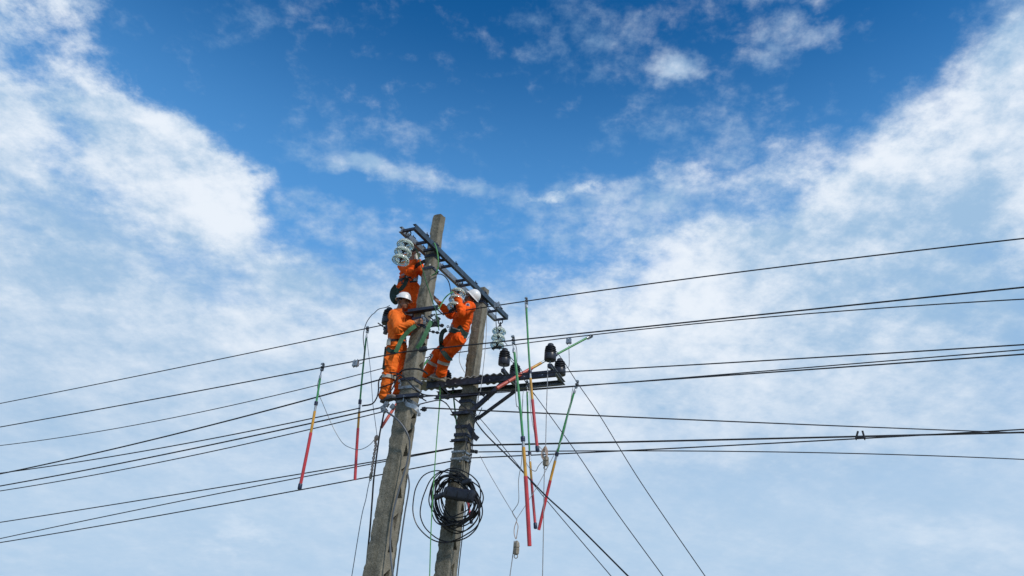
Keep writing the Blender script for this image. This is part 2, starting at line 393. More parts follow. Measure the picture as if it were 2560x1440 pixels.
# ---------------------------------------------------------------- ground
def ground():
    m = bpy.data.materials.new('dry_grass_ground'); m.use_nodes = True; t = m.node_tree; b = t.nodes['Principled BSDF']; b.inputs['Roughness'].default_value = .95
    tcn = t.nodes.new('ShaderNodeTexCoord'); n = t.nodes.new('ShaderNodeTexNoise'); n.inputs['Scale'].default_value = .35; n.inputs['Detail'].default_value = 9
    t.links.new(tcn.outputs['Object'], n.inputs['Vector'])
    r = t.nodes.new('ShaderNodeValToRGB'); r.color_ramp.elements[0].color = (.07, .09, .03, 1); r.color_ramp.elements[0].position = .35
    r.color_ramp.elements[1].color = (.24, .20, .13, 1); r.color_ramp.elements[1].position = .68
    t.links.new(n.outputs['Fac'], r.inputs[0]); t.links.new(r.outputs[0], b.inputs['Base Color'])
    g = G(); k = 24; e = 3000.
    ring = [0, 6, 14, 30, 80, 250, 900, e]; vs = [Vector((0, 10, 0))]; fs = []
    for q, rr in enumerate(ring[1:]):
        for i in range(k):
            a = 2 * math.pi * i / k; vs.append(Vector((rr * math.cos(a), 10 + rr * math.sin(a), 0)))
    for i in range(k): fs.append((0, 1 + i, 1 + (i + 1) % k))
    for q in range(len(ring) - 2):
        for i in range(k): fs.append((1 + q * k + i, 1 + (q + 1) * k + i, 1 + (q + 1) * k + (i + 1) % k, 1 + q * k + (i + 1) % k))
    g.add(vs, fs)
    o = single('ground', g, m, None, None, kind='structure', origin=Vector((0, 10, 0)))
ground()

# ---------------------------------------------------------------- concrete poles
class Pole:
    def __init__(s, sc, top, low, ztop, zlow, w1, w2, tris, top_slant):
        s.sc = sc; s.ztop = ztop
        a = S(*low, sc); b = S(*top, sc); s.a = a; s.b = b
        k = (b - a) / (b.z - a.z); s.base = a - k * a.z; s.k = k
        s.w1 = w1; s.w2 = w2; s.ztop = b.z; s.tris = tris; s.slant = top_slant
    def c(s, z): return s.base + s.k * z
    def width(s, z):
        f = z / s.ztop; return s.w1[0] + (s.w1[1] - s.w1[0]) * f, s.w2[0] + (s.w2[1] - s.w2[0]) * f
    def pt(s, z, a, b):          # a along E2 (-1..1 to the faces), b along E1
        w = s.width(z); return s.c(z) + E2 * (a * w[0] / 2) + E1 * (b * w[1] / 2)
    def on_face(s, x, y):        # photograph pixel -> point of the +E2 face
        t = s.c(5).dot(E2)
        for _ in range(6):
            d = ray(x, y); p = CAM + d * ((t - CAM.dot(E2)) / d.dot(E2)); t = s.pt(p.z, 1, 0).dot(E2)
        return p
    def build(s, name, label, seed):
        n = 13; nz = int(s.ztop / .016); vs = []; fs = []; per = []
        for side in range(4):
            for i in range(n):
                u = -1 + 2 * i / n
                per.append([(u, -1), (1, u), (-u, 1), (-1, -u)][side])
        m = len(per); off = Vector((seed * 7.3, seed * 3.1, 0))
        for q in range(nz + 1):
            z = s.ztop * q / nz
            for (a, b) in per:
                cr = min(abs(a), abs(b))                     # 1 at the corners
                k = (1 + cr ** 40 * 1.0) ** -.03
                zz = z
                if q == nz: zz = z - s.slant * (.5 - .5 * a * .4 - .5 * b * .8)
                p = s.pt(min(zz, s.ztop), a * k, b * k)
                o = p + off
                d = noise.noise(o * 16) * .0035 + noise.noise(o * 48) * .0022
                chip = max(0, noise.noise(o * 9 + Vector((3, 1, 7))) - .02) * .045 + max(0, noise.noise(o * 27)) * .014
                d -= chip * max(0, cr * 1.9 - .9) * (.95 if a < 0 and b < 0 else .28)
                nrm = (E2 * (a if abs(a) > .93 else 0) + E1 * (b if abs(b) > .93 else 0)); nrm = nrm.normalized() if nrm.length else E2
                vs.append(p + nrm * d)
        for q in range(nz):
            for i in range(m): fs.append((q * m + i, q * m + (i + 1) % m, (q + 1) * m + (i + 1) % m, (q + 1) * m + i))
        fs.append(tuple(range(m))[::-1])
        tc_ = len(vs); vs.append(s.c(s.ztop) - UP * s.slant * .3 + E1 * .02)
        for i in range(m): fs.append((nz * m + i, nz * m + (i + 1) % m, tc_))
        g = G().add(vs, fs)
        r = root(name, s.base, label, 'utility pole')
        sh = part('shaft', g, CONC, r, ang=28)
        cut = G()
        for tri in s.tris:
            P = [s.on_face(*p) for p in tri] if not isinstance(tri[0], Vector) else tri
            prism_pts = [p + E2 * .06 for p in P] + [p - E2 * min(.24, s.width(P[0].z)[0] * .8) for p in P]
            cut.add(prism_pts, [(0, 1, 2), (5, 4, 3), (0, 3, 4, 1), (1, 4, 5, 2), (2, 5, 3, 0)])
        co = part('cutter', cut, CONC, r, smooth=False)
        md = sh.modifiers.new('b', 'BOOLEAN'); md.operation = 'DIFFERENCE'; md.object = co; md.solver = 'EXACT'
        dg = bpy.context.evaluated_depsgraph_get(); me = bpy.data.meshes.new_from_object(sh.evaluated_get(dg))
        sh.modifiers.clear(); old = sh.data; sh.data = me; bpy.data.meshes.remove(old); bpy.data.objects.remove(co, do_unlink=True)
        me.name = 'shaft'
        return r
def band(pole, parent, z, h=.045, t=.006, m=None, name='pole_band'):
    g = G(); pts = []
    for a, b in ((-1, -1), (0, -1), (1, -1), (1, 0), (1, 1), (0, 1), (-1, 1), (-1, 0)):
        p = pole.pt(z, a, b); pts.append(p + (E2 * a + E1 * b) * (t * .6 + .003))
    ribbon(g, pts, UP, h, t, True); 
    for q in (-1, 1): tube(g, [pole.pt(z, 1.0, q * .8) + E2 * .002, pole.pt(z, 1.0, q * .8) + E2 * .035], .009, 6)
    return part(name, g, m or STEEL, parent, ang=30)

tri1 = [z6(475, 280, 430, 312, 455, 385), z6(426, 398, 441, 500, 397, 515), z6(428, 578, 385, 606, 399, 668), z6(381, 722, 390, 830, 340, 846),
        z6(367, 943, 321, 986, 333, 1096), z6(306, 1128, 323, 1255, 276, 1275), z6(302, 1383, 246, 1432, 262, 1560), z6(225, 1590, 236, 1740, 185, 1760),
        z6(490, 165, 500, 205, 458, 212), z2(570, 838, 525, 880, 560, 955), z2(578, 640, 600, 668, 552, 690)]
P1 = Pole(8.41, (1099, 540), (945, 1440), 7.85, 2.5, (.325, .14), (.385, .15), tri1, .075)
tri2 = [z6(808, 1140, 822, 1236, 790, 1243), z6(806, 1330, 775, 1371, 789, 1460), z6(905, 335, 925, 395, 900, 410), z6(912, 500, 880, 530, 893, 600), z6(862, 860, 880, 930, 850, 950)]
P2 = Pole(10.08, (1208, 722), (1113, 1440), 7.3, 2.6, (.285, .155), (.34, .18), tri2, .06)
pole1 = P1.build('concrete_utility_pole', 'nearer and taller square concrete pole with triangular recesses and two linemen on it', 1)
pole2 = P2.build('concrete_utility_pole', 'farther, shorter square concrete pole carrying the steel platform and cable coil', 2)

# ---------------------------------------------------------------- top crossarm between the poles
ZC = 7.18
STEELA = material('bluish_galvanised_steel', (.05, .08, .115), .5, .5, .4, 10, .12, 90)
tA = max(P1.pt(ZC, 1, 0).dot(E2), P2.pt(ZC, 1, 0).dot(E2)) + .004
tB = min(P1.pt(ZC, -1, 0).dot(E2), P2.pt(ZC, -1, 0).dot(E2)) - .004
tM = (tA + tB) / 2
ca = root('steel_crossarm', W(8.41, tM, ZC), 'long double channel steel crossarm bolted across the tops of both poles', 'crossarm')
for tt, dr, nm, wb, mt in ((tA, 1, 'beam', .050, STEELA), (tB, -1, 'beam', 0, STEELB)):
    g = G(); prism(g, W(7.63, tt + wb, ZC), W(10.89, tt + wb, ZC), channel(.050, .088, .007), -E2, UP)
    b_ = part(nm, g, mt, ca, smooth=False)
    for s_ in (7.98, 8.28, 8.9, 9.6, 9.96, 10.6):      # clip plates and bolts along the beam
        g = G(); box(g, W(s_, tt + dr * .028, ZC + .052), E1 * .03, E2 * .032, UP * .006); tube(g, [W(s_, tt + dr * .03, ZC + .066), W(s_, tt + dr * .03, ZC + .10)], .008, 6)
        part('bolt', g, STEEL, b_, smooth=False)
for s_ in (7.645, 8.03, 8.25, 8.60, 8.80, 9.30, 9.47, 9.93, 10.52, 10.87):
    g = G(); prism(g, W(s_, tB - .03, ZC - .035), W(s_, tA + .03, ZC - .035), angle(.036, .036, .006), E1, UP)
    part('cross_strut', g, STEEL, ca, smooth=False)
for s_ in (7.68, 9.30, 10.87):                                                       # eye bolts the glass strings hang from
    g = G(); c_ = W(s_, tM, ZC - .075)
    tube(g, [c_ + E2 * .042 * math.cos(a) + UP * (.045 * math.sin(a)) for a in [math.pi * 2 * i / 20 for i in range(20)]], .009, 6, True)
    part('hanging_eye', g, IRON, ca)
# two diagonal bands clamp the beams to each pole
for pl, po in ((P1, pole1), (P2, pole2)):
    band(pl, po, ZC - .085, .05); 
band(P1, pole1, ZC - .30, .035); 
g = G(); box(g, P1.pt(6.92, .55, -1) - E1 * .012, E2 * .014, E1 * .003, UP * .012); part('number_plate', g, WHITE, pole1, smooth=False)

# ---------------------------------------------------------------- glass disc strings
def disc_profile():
    return [(.028, -.046), (.050, -.044), (.084, -.052), (.108, -.068), (.122, -.090), (.1275, -.108), (.126, -.118), (.120, -.120), (.115, -.112), (.108, -.092), (.096, -.082), (.090, -.096), (.083, -.112), (.077, -.112), (.072, -.092), (.060, -.078), (.048, -.080), (.028, -.070)]
def glass_string(label, x, y, sz, clamp, axis=None):
    top = W(sz, tM, ZC - .115); ax = (axis or Vector((0, 0, -1))).normalized()
    r = root('glass_insulator_string', top, label, 'insulator', 'glass disc strings hanging from the top crossarm')
    g = G(); tube(g, [top + UP * .03, top + ax * .03], .012, 8); box(g, top + ax * .045, E1 * .014, E2 * .022, ax * .02); part('clevis_link', g, IRON, r)
    for k in range(3):
        o = top + ax * (.06 + .140 * k); g = G()
        lathe(g, [(r_, -h) for r_, h in disc_profile()], o, ax, 36); d_ = part('glass_disc', g, GLASS, r, ang=50)
        g = G(); lathe(g, [(.018, .0), (.034, .004), (.044, .018), (.047, .048), (.040, .056), (.030, .060)], o, ax, 20); part('cap', g, STEELB, d_)
        g = G(); lathe(g, [(.026, .0725), (.020, .09), (.012, .10), (.012, .142)], o, ax, 12); part('pin', g, IRON, d_)
    if clamp:
        o = top + ax * .50; g = G(); u = Vector(E2); v = Vector(E1)
        box(g, o - ax * .03, v * .012, u * .02, ax * .035)
        pts = [o + u * q * .095 + ax * (.012 - (1 - abs(q)) * .03) for q in (-1, -.5, 0, .5, 1)]
        tube(g, pts, [.016, .024, .03, .024, .016], 8)
        for q in (-.55, .55): tube(g, [o + u * q * .1 - ax * .05, o + u * q * .1 + ax * .045], .008, 6)
        part('suspension_clamp', g, IRON, r)
    return r
glass_string('clear glass disc insulator string at the left end of the top crossarm', 0, 0, 7.68, False, Vector((0, 0, -1)) - E2 * .03 - E1 * .17)
glass_string('clear glass disc insulator string between the poles, grasped by the leaning lineman', 0, 0, 9.30, True, Vector((0, 0, -1)) + E2 * .01 - E1 * .2)
glass_string('clear glass disc insulator string at the right end of the top crossarm beyond both poles', 0, 0, 10.87, True, Vector((0, 0, -1)) - E1 * .13)

# ---------------------------------------------------------------- platform frame on the far pole
ZF = 5.63
sF = P2.pt(ZF, 0, -1).dot(E1) - .004; sB = 10.32
tR, tMid, tL = -4.07, -4.87, -6.21
STEELC = material('grey_galvanised_steel', (.16, .185, .215), .5, .5, .4, 14, .12, 90)
pf = root('steel_platform_frame', W((sF + sB) / 2, -5.45, ZF), 'horizontal steel frame with sloping braces on the farther pole', 'steel frame')
for ss, dr, t0, t1, mt in ((sF, -1, -6.27, -3.99, STEEL), (sB, 1, -6.32, -4.04, STEELC)):
    g = G(); prism(g, W(ss + dr * .06, t0, ZF), W(ss + dr * .06, t1, ZF), channel(.06, .1 if dr < 0 else .075, .007), E1 * -dr, UP); bm_ = part('beam', g, mt, pf, smooth=False)
    for t_ in (-5.9, -5.72, -5.28, -5.1, -4.5, -4.2):
        g = G(); tube(g, [W(ss + dr * .06, t_, ZF - .02), W(ss + dr * .075, t_, ZF - .02)], .011, 6); part('bolt', g, ZINC, bm_, smooth=False)
for t_ in (tL, tMid, tR):
    g = G(); prism(g, W(sF - .14, t_, ZF + .092), W(sB + .11, t_, ZF + .012), channel(.05, .06, .006), E2, UP); part('cross_bar', g, STEELB, pf, smooth=False)
for q_, (a, sa, b, sb) in enumerate(((z4(1085, 1075)[0], 9.94, z4(1700, 520)[0], sF - .04), (z4(1170, 1215)[0], 10.2, z4(1850, 715)[0], sB + .03))):
    p0 = S(*a, sa); p1 = S(*b, sb); d = (p1 - p0).normalized(); sx = E1; sy = d.cross(sx).normalized()
    g = G(); prism(g, p0, p1, angle(*((.06, .06, .007) if q_ == 0 else (.05, .038, .006))), sx, sy); o_ = part('brace', g, STEEL, pf, smooth=False)
    g = G(); q = p0 - E2 * .16; box(g, (p0 + q) / 2 + UP * .01, E2 * .085, E1 * .006, UP * .035); part('end_plate', g, STEEL, o_, smooth=False)
def clamp_bar(pole, parent, z, face, t0, t1, h=.06, m=STEEL, name='clamp_bar'):
    # short angle iron clamped on the -E1 (face -1) or +E1 side of a pole
    s_ = pole.pt(z, 0, face).dot(E1) + face * .006
    g = G(); prism(g, W(s_, t0, z), W(s_, t1, z), angle(h, h, .007), E1 * face, UP)
    for t_ in (t0 + .04, t1 - .04): tube(g, [W(s_ - face * (.25 if pole is P1 else .3), t_, z + h * .5), W(s_ + face * .03, t_, z + h * .5)], .009, 6)
    return part(name, g, m, parent, smooth=False)
clamp_bar(P2, pole2, 5.385, -1, -6.1, -5.24, .06)
clamp_bar(P2, pole2, S(*z4(900, 1100)[0], 9.95).z - .03, -1, S(*z4(720, 1110)[0], 9.95).dot(E2), S(*z4(1075, 1080)[0], 9.95).dot(E2) + .02, .07)
clamp_bar(P2, pole2, S(*z6(830, 390)[0], 9.95).z, -1, S(*z6(775, 380)[0], 9.95).dot(E2), S(*z6(900, 410)[0], 9.95).dot(E2), .05)
for y_ in (268, 330): band(P2, pole2, S(*z6(860, y_)[0], 9.95).z, .05)
for y_ in (463, 518, 690): band(P2, pole2, S(*z6(850, y_)[0], 9.95).z, .03, .005, ZINC)
for y_ in (870, ): band(P2, pole2, S(*z4(1000, y_)[0], 9.95).z, .05)
g = G()
for (a, b) in ((z6(905, 255)[0], z6(955, 345)[0]), (z6(955, 345)[0], z6(985, 370)[0])):
    p, q = S(*a, 9.95), S(*b, 9.98); box(g, (p + q) / 2, (q - p) / 2, E1 * .006, (q - p).cross(E1).normalized() * .04)
part('hanger_plate', g, STEEL, pole2, smooth=False)
g = G()
for (x, y) in z6(870, 470, 885, 510, 845, 530, 900, 520): 
    p = S(x, y, 9.9); tube(g, [p - E2 * .05, p + E2 * .05], .018, 8); tube(g, [p - UP * .035, p + UP * .035], .012, 8)
part('shackle_cluster', g, STEELB, pole2)
# nearer pole: bars, bands and brackets
clamp_bar(P1, pole1, 6.12, -1, -5.73, -5.22, .085)
clamp_bar(P1, pole1, 4.80, -1, S(*z2(190, 1230)[0], 8.25).dot(E2), S(*z2(515, 1190)[0], 8.25).dot(E2), .07)
clamp_bar(P1, pole1, 6.0, 1, -6.25, -5.3, .06)
for y_, m_ in ((1095, ZINC), (1010, STEEL), (1235, STEELB), (395, STEEL), (470, STEEL)): band(P1, pole1, S(*z2(440, y_)[0], 8.28).z, .04, .006, m_)
g = G(); arc = PX(z2(378, 1240, 400, 1275, 440, 1290, 480, 1305, 510, 1340, 525, 1385), [8.27, 8.2, 8.17, 8.17, 8.2, 8.26])
ribbon(g, smooth_path(arc, 6), UP, .058, .006); box(g, arc[0] + UP * .02, E2 * .006, E1 * .04, UP * .04); box(g, arc[-1], E2 * .022, E1 * .006, UP * .022)
part('curved_bracket', g, ZINC, pole1, label='bright zinc curved strap bracket')
def fitting(name, pts, s_, parent, m=STEELB, r=.016):
    # eye-and-clevis fittings strung along a short path
    P = PX(pts, s_); g = G()
    for a, b in zip(P[:-1], P[1:]):
        d = (b - a); L_ = d.length; d = d.normalized(); tube(g, [a, b], r * .55, 7)
        n = max(1, int(L_ / .06))
        for k in range(n):
            c_ = a + d * (L_ * (k + .5) / n); u = d.cross(E1).normalized()
            box(g, c_, d * r * 1.0, u * r * 1.15, E1 * r * .7); tube(g, [c_ - E1 * .03, c_ + E1 * .03], r * .45, 6)
    return part(name, g, m, parent)
fitting('hook_fitting', z2(555, 360, 590, 420, 575, 455), 8.2, pole1, ZINC)
fitting('hook_fitting', z2(620, 380, 690, 350, 720, 410, 660, 420), 8.32, pole1, STEELB)
fitting('hook_fitting', z2(660, 460, 700, 465, 780, 470), 8.34, pole1, IRON, .02)
fitting('hook_fitting', z2(590, 520, 650, 530, 735, 545), 8.36, pole1, IRON)
fitting('hook_fitting', z2(690, 405, 745, 400), 8.4, pole1, IRON, .024)
fitting('hook_fitting', z2(310, 1020, 340, 1060, 320, 1110), 8.22, pole1, STEELB)
fitting('hook_fitting', z2(480, 1185, 520, 1200, 580, 1200), 8.3, pole1, IRON, .022)
fitting('hook_fitting', z2(540, 1335, 605, 1320, 560, 1340), 8.36, pole1, IRON, .022)
fitting('hook_fitting', z4(1250, 770, 1330, 745, 1400, 745), 9.9, pole2, IRON, .02)
fitting('hook_fitting', z4(600, 840, 690, 815), 9.9, pole2, IRON, .02)
fitting('hook_fitting', z6(930, 462, 985, 470), 10.0, pole2, IRON, .022)
fitting('anchor_clamp', z2(210, 1250, 170, 1310, 140, 1330, 190, 1350), 8.16, pole1, STEELB, .03)
fitting('anchor_clamp', z2(240, 1290, 270, 1320), 8.2, pole1, STEELB, .03)
fitting('line_clamp', z2(530, 720, 570, 715, 600, 705), 8.12, pole1, IRON, .028)

# corrugated board laid along the front beam
g = G(); ts = np.arange(-6.72, -4.92, .0145); ssn = [sF - .064, sF - .02, 10.02, 10.12, 10.24, 10.30]; nx = len(ts)
hgt = lambda t: ZF + .052 + .013 + .012 * math.sin(2 * math.pi * t / .118) + .004 * noise.noise(Vector((t * 3, 0, 0)))
vs = []; fs = []
for lay in (0, .015):
    for s_ in ssn:
        for t in ts: vs.append(W(s_, t, hgt(t) + lay))
ns = len(ssn); idx = lambda l, j, i: (l * ns + j) * nx + i
def solid(j, i):
    if j < 0 or i < 0 or j >= ns - 1 or i >= nx - 1: return False
    return not (j >= 1 and abs(ts[i] - P2.c(5.7).dot(E2)) < .19)
for j in range(ns - 1):
    for i in range(nx - 1):
        if not solid(j, i): continue
        fs.append((idx(0, j, i), idx(0, j, i + 1), idx(0, j + 1, i + 1), idx(0, j + 1, i))); fs.append((idx(1, j, i), idx(1, j + 1, i), idx(1, j + 1, i + 1), idx(1, j, i + 1)))
        for (dj, di, a, b) in ((-1, 0, (j, i), (j, i + 1)), (1, 0, (j + 1, i), (j + 1, i + 1)), (0, -1, (j, i), (j + 1, i)), (0, 1, (j, i + 1), (j + 1, i + 1))):
            if not solid(j + dj, i + di): fs.append((idx(0, *a), idx(0, *b), idx(1, *b), idx(1, *a)))
g.add(vs, fs)
single('corrugated_sheet', g, SHEET, 'grey corrugated sheet lying along the front beam under the leaning lineman', 'roofing sheet')

# ---------------------------------------------------------------- black pin insulators
def pin_insulator():
    r = root('pin_insulator', (0, 0, 0), 'x', 'insulator', 'black pin insulators of the steel platform'); o = Vector((0, 0, 0))
    g = G(); lathe(g, [(.013, -.02), (.013, .095)], o, UP, 10); lathe(g, [(.03, 0), (.03, .012)], o, UP, 8); part('stem', g, STEELB, r)
    g = G(); lathe(g, [(.016, .075), (.076, .068), (.088, .071), (.093, .080), (.093, .160), (.090, .174), (.080, .180)], o, UP, 28); part('base_cup', g, CUP, r)
    pr = [(.080, .178)]
    for k in range(4):
        h = .183 + k * .033; R_ = (.094, .092, .089, .082)[k]; pr += [(R_ - .006, h), (R_, h + .006), (R_ - .003, h + .013), (.072 - .004 * k, h + .021), (.068 - .004 * k, h + .030)]
    pr += [(.052, .317), (.050, .324)]
    g = G(); lathe(g, pr, o, UP, 28); part('sheds', g, RUBBER, r)
    g = G(); lathe(g, [(.043, .320), (.047, .326), (.047, .340), (.038, .349), (.018, .352)], o, UP, 20); part('cap', g, RUBBER, r)
    return r
proto = pin_insulator(); ZI = ZF + .115
spots = [(W(sF - .12, tMid + .025, ZI), 'black ribbed pin insulator in front of its twin, right of the farther pole'),
         (W(10.36, tMid - .01, ZI - .045), 'black ribbed pin insulator partly hidden behind a green stick, right of the farther pole'),
         (W(sF - .12, tR + .01, ZI), 'upper black ribbed pin insulator at the far right corner of the platform'),
         (W(10.38, tR - .03, ZI - .045), 'lower black ribbed pin insulator at the far right corner of the platform'),
         (W(sF - .08, S(1077, 902, 9.8).dot(E2), ZI), 'black ribbed pin insulator between the nearer pole and the leaning lineman'),
         (W(10.36, S(1117, 938, 10.36).dot(E2), ZI - .045), 'black ribbed pin insulator just behind the leaning lineman\'s calf'),
         (S(*z2(190, 492)[0], 8.85), 'black ribbed pin insulator behind the shoulder of the lineman with the lowered white helmet')]
for i, (p, lb) in enumerate(spots):
    o = proto if i == 0 else copy_tree(proto)
    o.location = p; o.rotation_euler = (random.uniform(-.03, .03), random.uniform(-.03, .03), random.uniform(0, 3)); o['label'] = lb
    if i < 6:
        g = G(); q = p - UP * .028; box(g, q, E2 * .028, E1 * .035, UP * .026); part('foot_bracket', g, STEEL, pf, smooth=False)
    else:
        g = G(); a = p - UP * .03; prism(g, a - E2 * .06, Vector((P1.pt(p.z, -1, 1))) + UP * (a.z - p.z), angle(.06, .06, .007), E1, UP); part('insulator_bracket', g, STEEL, pole1, smooth=False)
        tube_pts = None

# ---------------------------------------------------------------- conductors and cables
def fitwire(groups):
    # each group: (pixel points, s at the start, s at the end, extent along E2) -> a smooth sagging curve
    # that lies in the vertical plane through its two ends
    out = []
    for (pts, s0, s1, ta, tb) in groups:
        A = S(*pts[0], s0); B = S(*pts[-1], s1); h = (B - A); h.z = 0; h.normalize(); nrm = Vector((h.y, -h.x, 0)); P = []
        for (x, y) in pts:
            d = ray(x, y); P.append(CAM + d * ((A - CAM).dot(nrm) / d.dot(nrm)))
        u = np.array([(p - A).dot(h) for p in P]); z = np.array([p.z for p in P]); w = np.ones(len(u)); w[0] = w[-1] = 3
        cz = np.polyfit(u, z, 2 if len(u) > 2 else 1, w=w); ce = h.dot(E2); t0 = A.dot(E2)
        a = u[0] if ta is None else (ta - t0) / ce; b = u[-1] if tb is None else (tb - t0) / ce
        for q in np.linspace(a, b, 40): p = A + h * q; p.z = float(np.polyval(cz, q)); out.append(p)
    return out
CG = 'overhead conductors and cables'
def wire(label, groups, r, m=CABLE, name='overhead_cable', cat='cable', seg=6):
    P = fitwire(groups); Q = [P[0]]
    for p in P[1:]:
        if (p - Q[-1]).length > .03: Q.append(p)
    g = G(); tube(g, Q, r * .8, seg); return single(name, g, m, label, cat)
def path(label, P, r, m=CABLE, name='cable', cat='cable', per=8, seg=6, closed=False, group=None):
    g = G(); tube(g, smooth_path(P, per, closed), r * .78, seg, closed); return single(name, g, m, label, cat, group)
wire('highest conductor, crossing the nearer pole behind the linemen and clamped under the middle glass string',
     [(bl(0, 577, 500, 487, 1000, 370, 1500, 268, 1830, 205, 1930, 183) + [(1040, 795)], 9.2, 9.2, -26, None), ([(1040, 795), (1135, 778), (1250, 763), (1316, 749), (1570, 720), (2560, 596)], 9.2, 9.2, None, 14)], .0115)
wire('front conductor running past the hips of the linemen, lowered onto the nearer pole',
     [(bl(0, 695, 500, 608, 1000, 511, 1500, 417, 1760, 370) + z2(0, 815, 330, 745), 8.1, 8.1, -24, None), (z2(330, 745, 600, 705) + z3(300, 908, 600, 880) + br(0, 265, 500, 210, 1300, 130, 2560, -4), 8.1, 8.1, None, 13)], .0115)
wire('rear conductor passing behind both poles, clamped under the right glass string',
     [(bl(0, 788, 500, 708, 1000, 628, 1500, 507, 1910, 405) + [(1040, 898)], 10.8, 10.8, -28, None), ([(1040, 898)] + z3(510, 980, 680, 945, 840, 910, 1030, 868) + br(40, 274, 390, 246, 1300, 150, 2560, 55), 10.8, 10.8, None, 15)], .011)
lv = 8.24
wire('upper twisted low-voltage cable leaving the nearer pole to the left at the lineman\'s shin', [(bl(0, 930, 500, 815, 1000, 690, 1500, 585, 1900, 495) + z2(300, 965), lv, lv, -22, None)], .014)
wire('low-voltage cable to the left that meets the upper twisted cable at the picture edge', [(bl(0, 926, 500, 850, 1000, 765, 1500, 668, 1800, 600), 8.3, 8.3, -22, None)], .011)
wire('thick low-voltage cable to the left ending in the grey anchor clamp', [(bl(0, 990, 500, 900, 1000, 800, 1500, 675, 1900, 600), lv, lv, -22, None)], .013)
wire('lowest of the cables fixed to the left of the nearer pole at the lineman\'s feet', [(bl(0, 1015, 500, 925, 1000, 830, 1500, 725, 1940, 612), 8.35, 8.35, -22, None)], .010)
wire('upper of the low cables running left from the coil pole behind the nearer pole', [(bl(0, 1172, 500, 1092, 1000, 1005, 1700, 907, 1920, 865, 2060, 838, 2260, 800), 9.98, 9.98, -26, None)], .012)
wire('middle of the low cables running left from the coil pole behind the nearer pole', [(bl(0, 1253, 500, 1150, 1000, 1046, 1500, 947, 1700, 908, 2060, 840, 2270, 803), 10.0, 10.0, -26, None)], .011)
wire('lowest cable of all on the left, running behind the nearer pole to the silver bands', [(bl(0, 1273, 500, 1190, 1000, 1100, 1500, 1010, 1900, 935, 2050, 905, 2260, 865), 9.97, 9.97, -26, None)], .012)
wire('thin conductor leaving the platform to the right just under the far right pin insulators', [(z4(1500, 425, 1840, 405) + br(300, 415, 1300, 362, 2000, 320, 2560, 283), 9.7, 9.7, None, 13)], .011)
wire('low-voltage cable from the nearer pole passing before the farther pole to the right', [(z4(180, 805, 400, 790, 800, 748) + br(40, 510, 300, 490, 1200, 430, 2560, 331), 9.5, 9.5, None, 13)], .0115)
wire('low-voltage cable to the right anchored beside the farther pole under the platform', [(z4(1390, 745, 1560, 742, 2160, 690) + br(300, 487, 1200, 424, 2560, 308), 9.9, 9.9, None, 14)], .0095)
wire('service cable from the nearer pole falling gently to the right across the farther pole', [(z4(250, 1003, 860, 1042, 1500, 1065) + br(0, 622, 1000, 665, 2000, 700, 2560, 725), 8.4, 16, None, 8.5)], .0125)
wire('heavy double cable running right from the farther pole below the platform', [(z6(925, 418) + br(0, 782, 500, 772, 1000, 762, 1700, 740, 2560, 722), 10.0, 13, None, 12)], .017)
wire('cable from the coil pole that sinks to the lower right corner side', [(z6(990, 470) + br(0, 817, 400, 812, 800, 807, 1400, 829, 2560, 857), 10.0, 15.5, None, 8)], .011)
wire('cable from the coil pole that climbs across its neighbours to the right', [(z6(905, 517) + br(0, 840, 850, 805, 1700, 748, 2560, 707), 9.95, 11.5, None, 12)], .0115)
g = G()
for (a, b) in (((1720, 752), (1730, 716)), ((1763, 752), (1752, 714))):
    p, q = PX(br(*a, *b), 11.6); tube(g, [p, q], .014, 6); tube(g, [p - E1 * .03 - UP * .01, p + E1 * .03 - UP * .01], .01, 6)
p, q = PX(br(1715, 748, 1768, 746), 11.6); tube(g, [p, q], .012, 6)
single('cable_spacer', g, CABLE, 'small black two-pronged spacer on the right-hand cables', 'spacer')
# cables slanting down to the right
path('thick black cable slanting from the platform down to the lower right', PX(z4(490, 585, 700, 785, 1000, 1045, 1290, 1440) + br(0, 862, 160, 1030, 300, 1160, 580, 1440) + [(1720, 1590)], [9.80, 9.6, 9.5, 9.4, 9.3, 9.2, 9.1, 8.9, 8.7]), .0125, per=10)
for lb, pts, sr in (('thin black lead slanting down from behind the farther pole, steepest left one', z4(1150, 1110, 1430, 1440) + br(0, 848, 180, 1070, 495, 1440, 620, 1587), (10.3, 9.2)),
                    ('thin black lead slanting from the middle pin insulators to the lower right', z5(270, 830, 400, 985, 440, 1110, 560, 1285) + br(115, 535, 320, 820, 500, 1090, 755, 1440, 870, 1596), (9.9, 9.2)),
                    ('thin black lead slanting from the far right pin insulators to the lower right', z5(820, 760, 930, 915, 1080, 1150) + br(270, 395, 440, 640, 640, 965, 965, 1440, 1075, 1597)[1:], (9.95, 9.2))):
    path(lb, PX(pts, sr), .0075, per=8)
